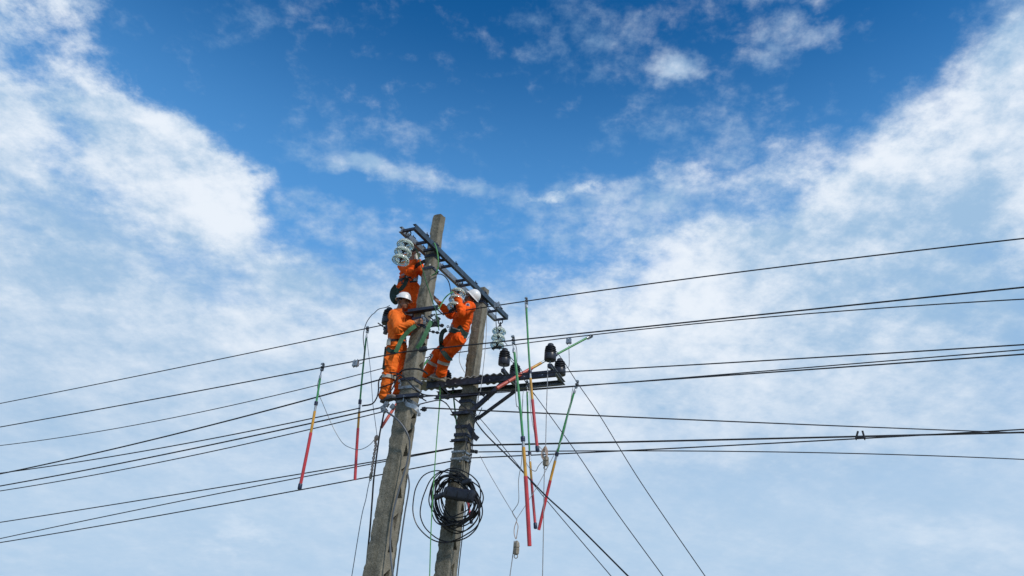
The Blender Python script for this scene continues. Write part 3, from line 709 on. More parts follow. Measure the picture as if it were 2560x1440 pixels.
# cables on and beside the poles
path('black cable dropping from the anchor clamp along the left edge of the nearer pole', PX(z7(738, 760, 718, 860, 700, 950, 660, 1250, 645, 1440) + z6(140, 1080, 118, 1300, 95, 1600), [8.18, 8.19, 8.2, 8.24, 8.28, 8.3, 8.35, 8.38]), .016)
path('grey cable hanging down over the recessed side of the nearer pole', PX(z6(265, 150, 330, 195, 385, 250, 435, 330, 452, 420, 425, 575, 365, 775, 322, 950, 300, 1150, 305, 1300, 320, 1440, 330, 1600), [8.14, 8.14, 8.16, 8.2, 8.25, 8.25, 8.25, 8.25, 8.25, 8.25, 8.25, 8.25]), .017, GREYCABLE)
path('dark cable hanging free beside the right edge of the nearer pole', PX(z6(437, 640, 448, 720, 440, 800, 412, 960, 372, 1250, 350, 1440, 335, 1600), 8.5), .014, GREYCABLE)
path('looped black jumper cable round the front of the nearer pole at platform height', PX(z2(-60, 1295, 40, 1275, 90, 1210, 108, 1130, 110, 1050, 140, 985, 210, 955, 300, 960, 370, 1000, 430, 1060, 500, 1130, 570, 1178, 680, 1190, 823, 1186), [8.2] * 9 + [8.18, 8.2, 8.3, 8.5, 8.8]), .014)
path('short black jumper arching over the nearer pole by the leaning lineman\'s feet', PX(z2(310, 970, 360, 930, 430, 915, 500, 915, 560, 930, 610, 965), [8.24, 8.2, 8.18, 8.18, 8.22, 8.4]), .017)
path('black jumper hanging between shin and nearer pole', PX(z2(215, 1160, 250, 1120, 290, 1030, 300, 965), 8.2), .013)
path('second black jumper hanging between shin and nearer pole', PX(z2(120, 1110, 190, 1085, 260, 1060, 300, 1010, 330, 985), 8.19), .012)
path('thin dark lead from the nearer pole bending down behind the farther pole', PX(z4(140, 940, 300, 900, 480, 868, 580, 900, 660, 980, 730, 1100, 800, 1230) + z6(860, 300, 890, 380, 905, 450), [8.5, 8.7, 9.0, 9.3, 9.5, 9.8, 9.93, 9.9, 9.88, 9.87]), .011)
path('thin black lead down the right edge of the farther pole', PX(z4(1190, 800, 1185, 890, 1130, 1180) + z6(955, 260, 940, 450, 915, 640, 890, 900, 870, 1080, 850, 1250, 830, 1440, 815, 1600), [9.95] * 11), .010)
path('thin black rod tie slanting from the crossbar beneath the platform', PX(z4(1260, 1000, 1200, 1140, 1120, 1300) + z6(935, 400, 918, 560), 9.93), .009)
path('fine grey wire hanging from the right-hand beam past the farther pole', PX(z3(898, 405, 888, 800, 850, 1200, 820, 1430) + z4(1220, 700, 1190, 850), [10.3, 9.92, 9.88, 9.8, 9.85, 9.9]), .007, LEAD)
path('fine curved grey wire between the leaning lineman and the farther pole', PX(z3(712, 740, 640, 840, 600, 900, 572, 980, 568, 1060, 590, 1130, 632, 1205), 9.9), .0065, LEAD)
path('thin black jumper arching from the left clamp to the insulator behind the lineman', PX(z7(545, 400, 578, 380, 585, 300, 577, 180, 600, 85, 640, 25) + z2(60, 345, 110, 300, 180, 283, 225, 262), [8.1, 8.12, 8.2, 8.3, 8.45, 8.55, 8.65, 8.7, 8.8, 8.85]), .008)
path('thin jumper falling from the line clamp in front of the right glass string', PX(z5(100, 235, 95, 330, 97, 420, 108, 530, 150, 610, 200, 650, 235, 690), [9.2, 9.25, 9.3, 9.4, 9.5, 9.6, 9.8]), .008, GREYCABLE)
path('thin grey lead looping from the right-hand line clamp to the corner insulator', PX(z5(970, 690, 973, 800, 975, 900, 965, 950, 930, 960), [10.8, 10.7, 10.6, 10.5, 10.4]), .008, LEAD)
path('short black jumper between the two middle pin insulators', PX(z5(265, 820, 280, 880, 330, 900), [9.9, 10.0, 10.2]), .007)
def line_clamp(label, x, y, s_, up=True):
    p = S(x, y, s_); g = G()
    for q in (-1, 1): box(g, p + E2 * q * .024 - UP * .02, E2 * .018, E1 * .02, UP * .045); tube(g, [p + E2 * q * .024 - UP * .08, p + E2 * q * .024 + UP * .045], .009, 6)
    box(g, p - UP * .045, E2 * .045, E1 * .024, UP * .012)
    single('line_clamp', g, ZINC, label, 'clamp', 'bolted clamps on the conductors', ang=25)
line_clamp('bolted silver clamp on the highest conductor above the right glass string', *z5(110, 195)[0], 9.2)
line_clamp('bolted silver clamp on the rear conductor right of the platform insulators', *z5(970, 625)[0], 10.8)
line_clamp('bolted silver clamp on the front conductor left of the nearer pole', *z7(520, 385)[0], 8.1)

# ---------------------------------------------------------------- cable coil and splice closure on the farther pole
cc = root('cable_coil', S(*z6(810, 1090)[0], 9.8), 'untidy hanging coil of black cable on the farther pole', 'cable coil')
rg = random.Random(3)
for k in range(17):
    cx, cy = 806 + rg.uniform(-36, 25), 852 + rg.uniform(-35, 35); rx, ry = 165 + rg.uniform(-35, 38), 200 + rg.uniform(-40, 28); tl = R(rg.uniform(-30, -5))
    if k > 12: rx *= .86; ry *= .88; cx += 8; cy += 12
    if k == 11: cx, cy, rx, ry, tl = 735, 900, 262, 285, R(12)
    if k == 12: cx, cy, rx, ry, tl = 765, 905, 228, 278, R(10)
    pts = []; ss_ = []; ph = rg.uniform(0, 6)
    for i in range(18):
        a = 2 * math.pi * i / 18; q = 1 + .065 * math.sin(2 * a + ph) + .05 * math.sin(3 * a + ph * 2.3) + .02 * math.sin(5 * a + ph)
        x = rx * math.cos(a) * q; y = ry * math.sin(a) * q
        pts += z6(cx + x * math.cos(tl) - y * math.sin(tl), cy + x * math.sin(tl) + y * math.cos(tl)); ss_.append(9.78 + .05 * math.sin(a + ph) + .012 * (k % 5))
    g = G(); tube(g, smooth_path(PX(pts, ss_), 4, True), .0095, 6, True); part('cable_loop', g, CABLE, cc)
def hull_bar(g, a, b, h, d, n=10, ribs=0):
    a, b = Vector(a), Vector(b); ax = (b - a).normalized(); dn = E1; up = ax.cross(dn).normalized()
    pts = [a + (b - a) * (i / 12) for i in range(13)]; vs = []; fs = []
    for i, p in enumerate(pts):
        e = .82 if i in (0, 12) else 1.; e *= 1 + (.05 if ribs and i % 2 else 0)
        for k in range(n):
            t_ = 2 * math.pi * k / n; cx = abs(math.cos(t_)) ** .5 * (1 if math.cos(t_) > 0 else -1); cy = abs(math.sin(t_)) ** .5 * (1 if math.sin(t_) > 0 else -1)
            vs.append(p + up * cx * h * e + dn * cy * d * e)
    for i in range(12):
        for k in range(n): fs.append((i * n + k, i * n + (k + 1) % n, (i + 1) * n + (k + 1) % n, (i + 1) * n + k))
    fs += [tuple(range(n))[::-1], tuple(12 * n + k for k in range(n))]; g.add(vs, fs)
sc_ = root('splice_closure', S(*z6(830, 845)[0], 9.7), 'black plastic cable splice box strapped inside the cable coil', 'splice box')
a, b = PX(z6(728, 785, 952, 820), 9.70); g = G(); hull_bar(g, a, b, .088, .06, 14, 1); part('housing', g, CUP, sc_, ang=50)
for (q, w_) in ((z6(650, 832, 735, 795), .035), (z6(868, 716, 932, 692), .035)):
    a, b = PX(q, 9.72); g = G(); hull_bar(g, a, b, w_, .03); part('cable_port', g, CUP, sc_)
for q in (.12, .5, .88):
    a, b = PX(z6(728, 785, 952, 820), 9.70); p = a + (b - a) * q; ax = (b - a).normalized(); up = ax.cross(E1).normalized(); g = G()
    tube(g, [p + up * .094 * math.cos(t_) + E1 * .065 * math.sin(t_) for t_ in [2 * math.pi * i / 20 for i in range(20)]], .006, 5, True); part('latch_strap', g, CABLE, sc_)

# ---------------------------------------------------------------- earthing sticks
def stick(label, head, bounds, end, sh, se, cap=True, fr=FRED, rs=(.0148, .019, .0225), hook=1):
    # bounds: end of head, green end, joint end, yellow start, yellow end (photograph pixels along the stick)
    H = S(*head, sh); E_ = S(*end, se); hx, hy = head; ex, ey = end; l2 = (ex - hx) ** 2 + (ey - hy) ** 2
    # fractions along the picture are turned into fractions in space by intersecting with the stick itself
    def at(px):
        f = ((px[0] - hx) * (ex - hx) + (px[1] - hy) * (ey - hy)) / l2
        dH = (H - CAM).dot(_F); dE = (E_ - CAM).dot(_F); return H + (E_ - H) * (f * dH / (f * dH + (1 - f) * dE))
    d = (E_ - H).normalized(); P = [at(p) for p in bounds]
    r = root('earthing_stick', E_, label, 'earthing stick', 'coloured earthing sticks hung on the lines')
    LT = (E_ - H).length; bw = E2 - d * E2.dot(d); bw = bw.normalized() * (.010 * LT * (1 if len(label) % 2 else -1)); fr_ = lambda p: (p - H).dot(d) / LT
    cv = lambda f: H + (E_ - H) * f + bw * math.sin(math.pi * min(1, max(0, f)))          # a working stick is never quite straight
    def gd(a, b, ra, rb, m, nm, seg=12):
        f0, f1 = fr_(a), fr_(b); return part(nm, tube(G(), [cv(f0 + (f1 - f0) * i / 6) for i in range(7)], [ra + (rb - ra) * i / 6 for i in range(7)], seg), m, r)
    gd(P[0], P[1], rs[0], rs[0], FGREEN, 'green_section')
    j0 = P[1]; j1 = P[1] + (P[2] - P[1]) * .55
    g = G(); L_ = (j1 - j0).length; lathe(g, [(rs[0] + .002, 0), (rs[1] + .007, L_ * .08), (rs[1] + .008, L_ * .45), (rs[1] + .004, L_ * .5), (rs[1] + .008, L_ * .55), (rs[1] + .007, L_ * .95), (rs[1], L_)], cv(fr_(j0)), d, 14); part('joint_collar', g, NAVY, r)
    gd(j1, P[3], rs[1] * .86, rs[1] * .86, ZINC, 'ferrule')
    gd(P[3], P[4], rs[1], rs[1], FYELL, 'yellow_section')
    gd(P[4], E_, rs[2], rs[2], fr, 'red_section')
    if cap:
        g = G(); lathe(g, [(rs[2] + .003, -.075), (rs[2] + .006, -.07), (rs[2] + .006, -.005), (rs[2], .004)], E_, d, 14); part('end_cap', g, NAVY, r)
    # metal head: socket, C-shaped jaw round the line and a clamping screw
    n = -d; u = E2 - n * E2.dot(n); u.normalize(); v = n.cross(u); LH = (P[0] - H).length
    g = G(); lathe(g, [(rs[0] * 1.15, 0), (rs[0] * 1.2, .03), (rs[0] * .9, .06), (.010, .065), (.010, LH * .55)], P[0], n, 12); hd = part('clamp_head', g, ZINC, r)
    prof = [(-.012, -.075), (.030, -.075), (.034, -.02), (.034, .03), (.020, .046), (-.004, .046), (-.020, .030), (-.020, .012), (-.008, .012), (-.004, .026), (.010, .028), (.016, .016), (.016, -.04), (-.012, -.05)]
    g = G(); prism(g, H - u * .016, H + u * .016, prof, v, n); part('jaw', g, STEELB, hd, smooth=False)
    g = G(); tube(g, [H - n * .10, H - n * .02], .009, 8); lathe(g, [(.006, -.03), (.02, -.028), (.02, -.012), (.006, -.01)], H, n, 10); part('clamp_screw', g, IRON, hd)
    return r
stick('earthing stick at the far left, hung on the front conductor', z7(262, 412)[0], z7(246, 512, 212, 685, 204, 742, 200, 762, 167, 925), z7(88, 1358)[0], 8.1, 8.1)
stick('earthing stick just left of the nearer pole, hung on the highest conductor', z7(607, 128)[0], z7(599, 200, 566, 668, 559, 735, 556, 762, 545, 890), z7(513, 1286)[0], 9.2, 9.2, False)
stick('tall earthing stick hung highest on the right, with its red end in mid-picture', z5(458, 140)[0], z5(467, 240, 523, 980, 531, 1060, 535, 1078, 549, 1338), z8(451, 466)[0], 9.2, 9.2)
stick('longest and lowest earthing stick, hung on the front conductor right of the poles', z5(298, 606)[0], z5(318, 775) + z8(318, 350, 328, 425, 330, 436, 346, 664), z8(388, 1206)[0], 8.1, 8.15, False, rs=(.0165, .021, .025))
stick('slim earthing stick hanging just right of the longest one under the platform', z5(467, 1140)[0], z5(461, 1252) + z8(397, 460, 401, 515, 402, 545, 411, 685), z8(435, 1068)[0], 9.9, 9.7, True, rs=(.014, .0175, .020))
stick('earthing stick slanting down leftward, rightmost of the hanging ones', z5(1065, 1140)[0], z5(1033, 1262) + z8(615, 472, 603, 530, 601, 542, 559, 695), z8(460, 1080)[0], 9.6, 9.5, False, rs=(.016, .019, .0215))
stick('earthing stick lying aslant across the platform with a faded red end', z5(1228, 578)[0], z5(1185, 608, 835, 795, 690, 868, 640, 893, 530, 958), z5(108, 1202)[0], 10.8, 9.62, False, FREDF, rs=(.018, .023, .029))
stick('earthing stick mostly hidden behind the nearer pole, red end showing', (1076, 890), [(1070, 900), (1040, 945), (1032, 957), (1030, 960), (1012, 986)], (953, 1069), 9.3, 8.75, False, FREDF)
stick('earthing stick mostly hidden behind the farther pole, red end below the coil', z4(730, 640)[0], z4(738, 720) + [(1148, 1095), (1151, 1113), (1152, 1118), (1158, 1163)], z6(935, 1028)[0], 10.35, 10.35, True, rs=(.014, .0175, .020))

# ---------------------------------------------------------------- earthing leads, ropes and clips
def lead(label, pts, s_, r=.0062, m=LEAD, name='earthing_lead', cat='lead', per=8): return path(label, PX(pts, s_), r, m, name, cat, per, 6)
lead('slack grey lead swinging from the far left stick to the pink rope', z7(262, 440, 235, 520, 226, 575, 240, 640, 262, 690, 295, 770, 332, 855, 370, 930, 420, 1005, 478, 1040, 550, 1054, 620, 1022, 668, 970), (8.1, 8.7))
lead('grey lead falling from the stick left of the nearer pole to the pink rope', z7(604, 190, 615, 300, 632, 450, 650, 700, 668, 840, 682, 945), (9.2, 8.7))
g = G()
for ph in (0, math.pi):
    pp = smooth_path(PX(z7(680, 950, 668, 985, 672, 1020, 660, 1090, 648, 1170, 640, 1235), 8.7), 14)
    tube(g, [p + (E2 * math.cos(i * .55 + ph) + E1 * math.sin(i * .55 + ph)) * .012 for i, p in enumerate(pp)], .010, 6)
ellip(g, S(*z7(678, 965)[0], 8.7), E2 * .035, E1 * .03, UP * .045)
single('twisted_rope', g, ROPEP, 'pinkish twisted rope knotted in mid-air left of the nearer pole', 'rope')
def clip(label, x, y, s_, h=.09, w=.045):
    p = S(x, y, s_); g = G(); n = 5; vs = []; fs = []; h *= .72; w *= .75
    prof = [(-1, .5), (-.85, .95), (-.1, 1.05), (0, .8), (.1, 1.1), (.7, .9), (1, .35)]
    for hh, ww in prof:
        for k in range(n):
            a = 2 * math.pi * k / n; vs.append(p + UP * hh * h + E2 * math.cos(a) * ww * w + E1 * math.sin(a) * ww * w * .7)
    for i in range(len(prof) - 1):
        for k in range(n): fs.append((i * n + k, i * n + (k + 1) % n, (i + 1) * n + (k + 1) % n, (i + 1) * n + k))
    fs += [tuple(range(n))[::-1], tuple((len(prof) - 1) * n + k for k in range(n))]; g.add(vs, fs)
    tube(g, [p - UP * h + (E2 * math.cos(a) + UP * (math.sin(a) - .6)) * w * .6 for a in [2 * math.pi * i / 12 for i in range(12)]], .006, 5, True)
    single('lead_clip', g, PLUG, label, 'clip', 'beige clips on the earthing leads', ang=12)
clip('beige clip at the foot of the pink twisted rope', *z7(635, 1255)[0], 8.7, .06, .035)
clip('upper beige clip under the bundled lead, right of the hanging sticks', *z8(515, 540)[0], 9.4, .10, .06)
clip('lowest beige clip hanging left of the longest stick', *z8(285, 1220)[0], 9.0, .12, .055)
lead('grey lead drifting down to the lower edge left of the nearer pole', z7(628, 1280, 612, 1350, 595, 1440) + z6(80, 950, 45, 1150, 0, 1430, -30, 1600), (8.7, 8.5), .008)
lead('pale straight lead from the platform down to the bundled lead', z5(716, 965, 712, 1150, 702, 1440) + z8(518, 250, 514, 425), (9.75, 9.4), .008)
g = G()
for q in (-1, 0, 1): tube(g, smooth_path(PX(z8(512, 425, 492 + q * 10, 470, 490 + q * 6, 510, 505, 530, 522, 510, 520 + q * 9, 465), 9.4 + q * .02), 6, True), .007, 6, True)
single('bundled_lead', g, ROPEP, 'pale lead gathered in loops above the upper beige clip', 'lead')
lead('pale lead dropping from the upper beige clip to the lower edge', z8(506, 578, 502, 700, 500, 800, 498, 1000, 490, 1440, 486, 1600), (9.4, 9.3), .008)
lead('grey lead hugging the tallest right-hand stick', z5(442, 150, 452, 300, 470, 520, 488, 800, 498, 1000, 500, 1150, 508, 1440) + z8(392, 60, 400, 180, 428, 330, 445, 400, 485, 450), (9.17, 9.38), .006)
lead('grey lead down the longest stick that swings away to the lowest clip', z5(332, 680, 346, 760, 347, 900, 335, 1100, 333, 1300, 345, 1420) + z8(300, 120, 328, 250, 330, 400, 325, 550, 302, 690, 303, 850, 275, 910, 255, 945, 290, 1005), (8.06, 8.9), .006)
lead('fine lead slanting from the farther pole to the lowest clip', z8(0, 500, 80, 650, 180, 820, 250, 935, 290, 1000), (9.9, 9.0), .006)
lead('fine lead slanting from the rightmost stick to the lowest clip', z5(1020, 1180, 1008, 1260) + z8(690, 180, 650, 350, 615, 425, 470, 700, 380, 850, 290, 990), (9.58, 9.0), .006)
lead('looping grey lead below the platform ending at the upper beige clip', z5(425, 1230, 415, 1330, 413, 1440) + z8(336, 60, 330, 250, 350, 500, 380, 585, 432, 620, 458, 580, 488, 545), (9.8, 9.4), .006)
lead('tangled pale lead just above the lowest beige clip', z8(290, 1000, 270, 1060, 268, 1110, 282, 1150, 292, 1100, 298, 1050, 285, 1015), 9.0, .007, ROPEP)
lead('grey lead trailing from the lowest beige clip to the lower edge', z8(268, 1165, 262, 1240, 250, 1330, 235, 1440, 225, 1580), 9.0, .008)
lead('long green rope hanging from the platform to the lower edge', z4(505, 600, 500, 800, 485, 1050, 455, 1440) + z6(690, 60, 665, 350, 640, 700, 620, 1050, 608, 1440, 604, 1600), [9.78] * 4 + [9.7, 9.6, 9.5, 9.4, 9.3, 9.25], .010, ROPEG, 'hand_line', 'rope')
lead('green rope draped from the top crossarm down the nearer pole', z1(800, 490, 840, 540, 870, 640, 882, 740, 880, 840, 850, 920, 800, 950), [8.25, 8.15, 8.14, 8.14, 8.18, 8.2, 8.25], .012, ROPEG, 'hand_line', 'rope')
lead('taut dark green rope running down the face of the nearer pole', z1(590, 600, 625, 720, 670, 860, 720, 1030, 770, 1180, 805, 1290) + z2(690, 290, 715, 400, 730, 520), [8.0, 8.05, 8.1, 8.15, 8.2, 8.22, 8.25, 8.28, 8.32], .010, material('dark_green_rope', (.035, .13, .05), .7, 0, .3, 30), 'hand_line', 'rope')
lead('black hose curving from the nearer pole to the middle glass string', z1(800, 950, 860, 935, 930, 940, 990, 985, 1030, 1060, 1050, 1170), [8.25, 8.4, 8.6, 8.8, 9.0, 9.1], .011, CABLE, 'jumper_hose', 'cable')
lead('bright green rope looped from the leaning lineman\'s hands', z3(500, 235, 440, 270, 390, 320, 350, 390, 320, 440, 305, 430, 315, 395), [9.15, 9.1, 9.1, 9.08, 9.05, 9.05, 9.05], .013, ROPEG, 'hand_line', 'rope')
lead('thin green cord beside the middle glass string', z3(465, 225, 470, 270, 455, 320), 9.15, .008, WEBG, 'hand_line', 'rope')

# ---------------------------------------------------------------- the linemen
from mathutils.bvhtree import BVHTree
def eloft(g, rings, n=20):
    # rings: (centre, lateral axis, depth axis, half width, half depth); closed at both ends
    vs = []; fs = []
    for c, la, da, a, b in rings:
        for k in range(n):
            t = 2 * math.pi * k / n; vs.append(c + la * (a * math.cos(t)) + da * (b * math.sin(t)))
    for i in range(len(rings) - 1):
        for k in range(n): fs.append((i * n + k, i * n + (k + 1) % n, (i + 1) * n + (k + 1) % n, (i + 1) * n + k))
    fs += [tuple(range(n))[::-1], tuple((len(rings) - 1) * n + k for k in range(n))]
    return g.add(vs, fs)
def fuse(g, voxel, it, org):
    # weld overlapping volumes into one continuous skin
    me = mesh_of('tmp', g, SKIN, org, False); o = bpy.data.objects.new('tmp', me); col.objects.link(o)
    m = o.modifiers.new('r', 'REMESH'); m.mode = 'VOXEL'; m.voxel_size = voxel
    if it: m = o.modifiers.new('s', 'SMOOTH'); m.factor = .5; m.iterations = it
    dg = bpy.context.evaluated_depsgraph_get(); r = bpy.data.meshes.new_from_object(o.evaluated_get(dg))
    bpy.data.objects.remove(o, do_unlink=True); bpy.data.meshes.remove(me); return r
def put(name, me, mats, parent, label=None):
    me.name = name; me.materials.clear()
    for m in mats: me.materials.append(m)
    me.shade_smooth()
    o = bpy.data.objects.new(name, me); col.objects.link(o); o.parent = parent
    if label: o['label'] = label
    return o
def wrinkle(me, org, bones, amp, seed):
    # cloth folds: creases across each limb, deepest near its joints
    n = len(me.vertices); co = np.empty(n * 3); me.vertices.foreach_get('co', co); nn = np.empty(n * 3)
    me.vertex_normals.foreach_get('vector', nn); co = co.reshape(-1, 3); nn = nn.reshape(-1, 3)
    A = np.array([tuple(b[0] - org) for b in bones]); B = np.array([tuple(b[1] - org) for b in bones]); D_ = B - A; L2 = (D_ ** 2).sum(1)
    u = np.clip(((co[:, None] - A) * D_).sum(2) / L2, 0, 1); d = np.linalg.norm(co[:, None] - (A + D_ * u[:, :, None]), axis=2) / np.array([b[2] for b in bones])
    w = d.argmin(1); out = co.copy()
    for i in range(n):
        k = w[i]; L_ = L2[k] ** .5; t = u[i, k]; ax = D_[k] / L_; p = co[i]; al = float(p @ ax); rad = p - ax * al
        q = Vector(rad * 7) + Vector((seed, k * 3.7, al * 21 + float(rad[2]) * 16))
        f = 1 - abs(noise.noise(q)) * 2.6; f += .45 * (1 - abs(noise.noise(q * 2.3)) * 2.4)
        f2 = noise.noise(Vector(p * 9) + Vector((seed, 0, 0)))
        e = abs(2 * t - 1); a_ = amp * (.45 + .75 * e ** 2)
        out[i] = p + nn[i] * (a_ * (f * .8 - .35) + amp * .7 * f2)
    me.vertices.foreach_set('co', out.ravel()); me.update()
def hand(g, wr, d, nrm, curl, side, sp=1.):
    d = d.normalized(); nrm = (nrm - d * nrm.dot(d)).normalized(); lat = d.cross(nrm) * side
    pc = wr + d * .048
    for q in (-.026, -.009, .009, .026): capsule(g, wr + d * .012 + lat * q * .7, wr + d * .088 + lat * q, .0145, .0125, 8)
    for q, ln in ((-.030, .075), (-.010, .085), (.010, .080), (.031, .062)):
        base = wr + d * .09 + lat * q; dd = (d + lat * q * 5. * sp).normalized(); p = base; cu = 0
        for seg_, fr_ in ((.45, .35), (.32, .5), (.23, .4)):
            cu += curl * fr_; dr = dd * math.cos(cu) + nrm * math.sin(cu); p2 = p + dr * ln * seg_; capsule(g, p, p2, .0092, .0082, 8); p = p2
    base = wr + d * .03 - lat * .030; dr = (d * .6 - lat * .75 + nrm * .3).normalized(); p2 = base + dr * .042; capsule(g, base, p2, .0125, .0105, 8)
    capsule(g, p2, p2 + (d * .8 - lat * .3 + nrm * .5).normalized() * .034, .0105, .0088, 8)
def shoe(parent, ankle, heel, toe, upv, mat, solem):
    ax = (toe - heel); L_ = max(.235, min(ax.length, .255)); ax.normalize(); up = (upv - ax * upv.dot(ax)).normalized(); la = ax.cross(up)
    secs = [(-.02, .030, .05), (0, .036, .085), (.06, .037, .085), (.11, .038, .070), (.16, .043, .060), (.21, .046, .048), (.245, .040, .040), (.262, .024, .030)]
    g = G(); n = 14; vs = []; fs = []
    for x, w, h in secs:
        for k in range(n):
            t = 2 * math.pi * k / n; yy = math.cos(t); zz = math.sin(t); vs.append(heel + ax * (x * L_ / .26) + la * (w * math.copysign(abs(yy) ** .75, yy)) + up * (h / 2 + .02 + h / 2 * math.copysign(abs(zz) ** .7, zz)))
    for i in range(len(secs) - 1):
        for k in range(n): fs.append((i * n + k, i * n + (k + 1) % n, (i + 1) * n + (k + 1) % n, (i + 1) * n + k))
    fs += [tuple(range(n))[::-1], tuple((len(secs) - 1) * n + k for k in range(n))]; g.add(vs, fs)
    capsule(g, heel + ax * .05 + up * .07, heel + ax * .045 + up * .115, .043, .045)
    o = part('shoe', g, mat, parent, ang=60)
    g = G(); out = []
    for x, w, h in secs: out.append((x * L_ / .26, w + .006))
    prof = [(x, w) for x, w in out] + [(x, -w) for x, w in out[::-1]]
    prism(g, heel, heel + up * .026, prof, ax, la); part('sole', g, solem, o, smooth=False)
    return o
def ring_on(trees, org, c, la, da, off, n=36, rmax=.4):
    # a loop lying on the clothes: cast inwards from outside
    out = []; nor = []
    for k in range(n):
        t = 2 * math.pi * k / n; d = la * math.cos(t) + da * math.sin(t); best = None
        for tr in trees:
            h = tr.ray_cast(c - org, d, rmax)      # from the inside outwards; keep the farthest skin
            if h[0] is not None and (best is None or h[3] > best): best = h[3]
        out.append(best); nor.append(d)
    good = [b for b in out if b]; mean = sum(good) / max(1, len(good)) if good else .15
    out = [b or mean for b in out]; out = [(out[k - 1] + out[k] * 2 + out[(k + 1) % n]) / 4 for k in range(n)]
    return [c + d * (b + off) for d, b in zip(nor, out)]
def strap_on(trees, org, pts, off):
    # push a path out to the surface of the clothes, along the line to the viewer's side
    out = []
    for p in pts:
        d = (CAM - p).normalized(); best = None
        for tr in trees:
            h = tr.ray_cast(p + d * .5 - org, -d, 1.0)
            if h[0] is not None:
                q = h[0] + org
                if best is None or (q - CAM).length < (best - CAM).length: best = q
        out.append((best + d * off) if best is not None else p)
    return out
def person(label, J, up, face, cloth, seed, helmet=True, gloves=(None, None), shoes=(SHOE, SOLED), curls=(.9, .9), palm=(None, None), front=None, girth=1.):
    lo = min((J['anL'], J['anR']), key=lambda p: p.z); org = Vector(lo)
    r = root('person', org, label, 'person', 'linemen in orange work clothes')
    lat = (J['shR'] - J['shL']).normalized(); spine = (J['neck'] - J['pel']).normalized(); fr = spine.cross(lat) * -1
    if front is not None and fr.dot(front) < 0: fr = -fr
    hl = (J['hipR'] - J['hipL']).normalized(); k = girth
    up = up.normalized(); face = (face - up * face.dot(up)).normalized(); hr = face.cross(up)
    hd = J['head']
    # --- body
    g = G()
    eloft(g, [(J['pel'] - spine * .09, hl, fr, .10, .08), (J['pel'], hl, fr, .155, .105), (J['pel'] + spine * .12, lat, fr, .135, .095), (J['chest'], lat, fr, .155, .11), (J['neck'] - spine * .09, lat, fr, .16, .09), (J['neck'] - spine * .02, lat, fr, .08, .065)])
    capsule(g, J['neck'] - spine * .05, hd - up * .05 - face * .015, .062, .056)
    ellip(g, hd + up * .025 - face * .01, hr * .074, face * .094, up * .095); ellip(g, hd - up * .045 + face * .028, hr * .056, face * .062, up * .066)
    capsule(g, hd - up * .085 + face * .055, hd - up * .088 + face * .062, .024, .02)                       # chin
    capsule(g, hd + up * .01 + face * .085, hd - up * .022 + face * .105, .009, .014); capsule(g, hd - up * .022 + face * .088 - hr * .014, hd - up * .022 + face * .088 + hr * .014, .010, .010)   # nose
    capsule(g, hd + up * .028 + face * .078 - hr * .034, hd + up * .028 + face * .078 + hr * .034, .013, .013)                 # brow
    capsule(g, hd - up * .052 + face * .083 - hr * .018, hd - up * .052 + face * .083 + hr * .018, .009, .009)                 # lips
    for q in (-1, 1): ellip(g, hd - up * .005 - face * .008 + hr * q * .077, hr * .010, face * .020, up * .032)               # ears
    for sd_, sg in (('L', -1), ('R', 1)):
        capsule(g, J['sh' + sd_], J['el' + sd_], .055, .042); capsule(g, J['el' + sd_], J['wr' + sd_], .043, .028)
        capsule(g, J['hip' + sd_], J['kn' + sd_], .085, .06); capsule(g, J['kn' + sd_], J['an' + sd_], .06, .04)
        i = 0 if sd_ == 'L' else 1
        d = J['ha' + sd_] - J['wr' + sd_]; pn = palm[i] if palm[i] is not None else fr
        capsule(g, J['wr' + sd_], J['wr' + sd_] + d.normalized() * .03, .027, .025); hand(g, J['wr' + sd_], d, pn, curls[i], sg)
    me = fuse(g, .0062, 2, org)
    mats = [SKIN] + [x for x in gloves if x]
    body = put('body', me, mats, r)
    for i, sd_ in ((0, 'L'), (1, 'R')):
        if gloves[i]:
            mi = mats.index(gloves[i], 1); w_ = J['wr' + sd_] - org; d = (J['ha' + sd_] - J['wr' + sd_]).normalized()
            for p in me.polygons:
                c = p.center - w_
                if c.dot(d) > -.01 and c.length < .24: p.material_index = mi
    # eyes and hair belong to the head
    for q in (-1, 1):
        g = G(); ellip(g, hd + up * .008 + face * .079 + hr * q * .031, hr * .013, face * .010, up * .008, 10, 6); part('eye', g, EYE, body)
    g = G(); vs = []; fs = []; n = 22; kk = 9
    for i in range(kk + 1):
        th = math.pi * .60 * i / kk
        for j in range(n):
            ph = 2 * math.pi * j / n; a = math.cos(ph); lim = th if a < .2 else th * (1 - .42 * a)
            rr = 1 + .05 * noise.noise(Vector((i * 1.3, j * 1.1, seed)))
            vs.append(hd + up * .025 - face * .012 + (hr * math.sin(ph) * .082 + face * a * .100) * math.sin(lim) * rr + up * .104 * math.cos(lim) * rr)
    for i in range(kk):
        for j in range(n): fs.append((i * n + j, i * n + (j + 1) % n, (i + 1) * n + (j + 1) % n, (i + 1) * n + j))
    fs.append(tuple(kk * n + j for j in range(n))); g.add(vs, fs); part('hair', g, HAIR, body)
    # --- trousers
    g = G()
    eloft(g, [(J['pel'] - spine * .10, hl, fr, .11, .09), (J['pel'] - spine * .03, hl, fr, .172 * k, .128 * k), (J['pel'] + spine * .07, hl, fr, .166 * k, .122 * k), (J['pel'] + spine * .13, lat, fr, .155 * k, .112 * k)])
    for sd_ in 'LR':
        h, kn, an = J['hip' + sd_], J['kn' + sd_], J['an' + sd_]
        capsule(g, h, kn, .108 * k, .090 * k); capsule(g, kn, an + (kn - an).normalized() * .07, .090 * k, .076 * k)
        capsule(g, an + (kn - an).normalized() * .10, an + (kn - an).normalized() * .045, .074 * k, .080 * k)
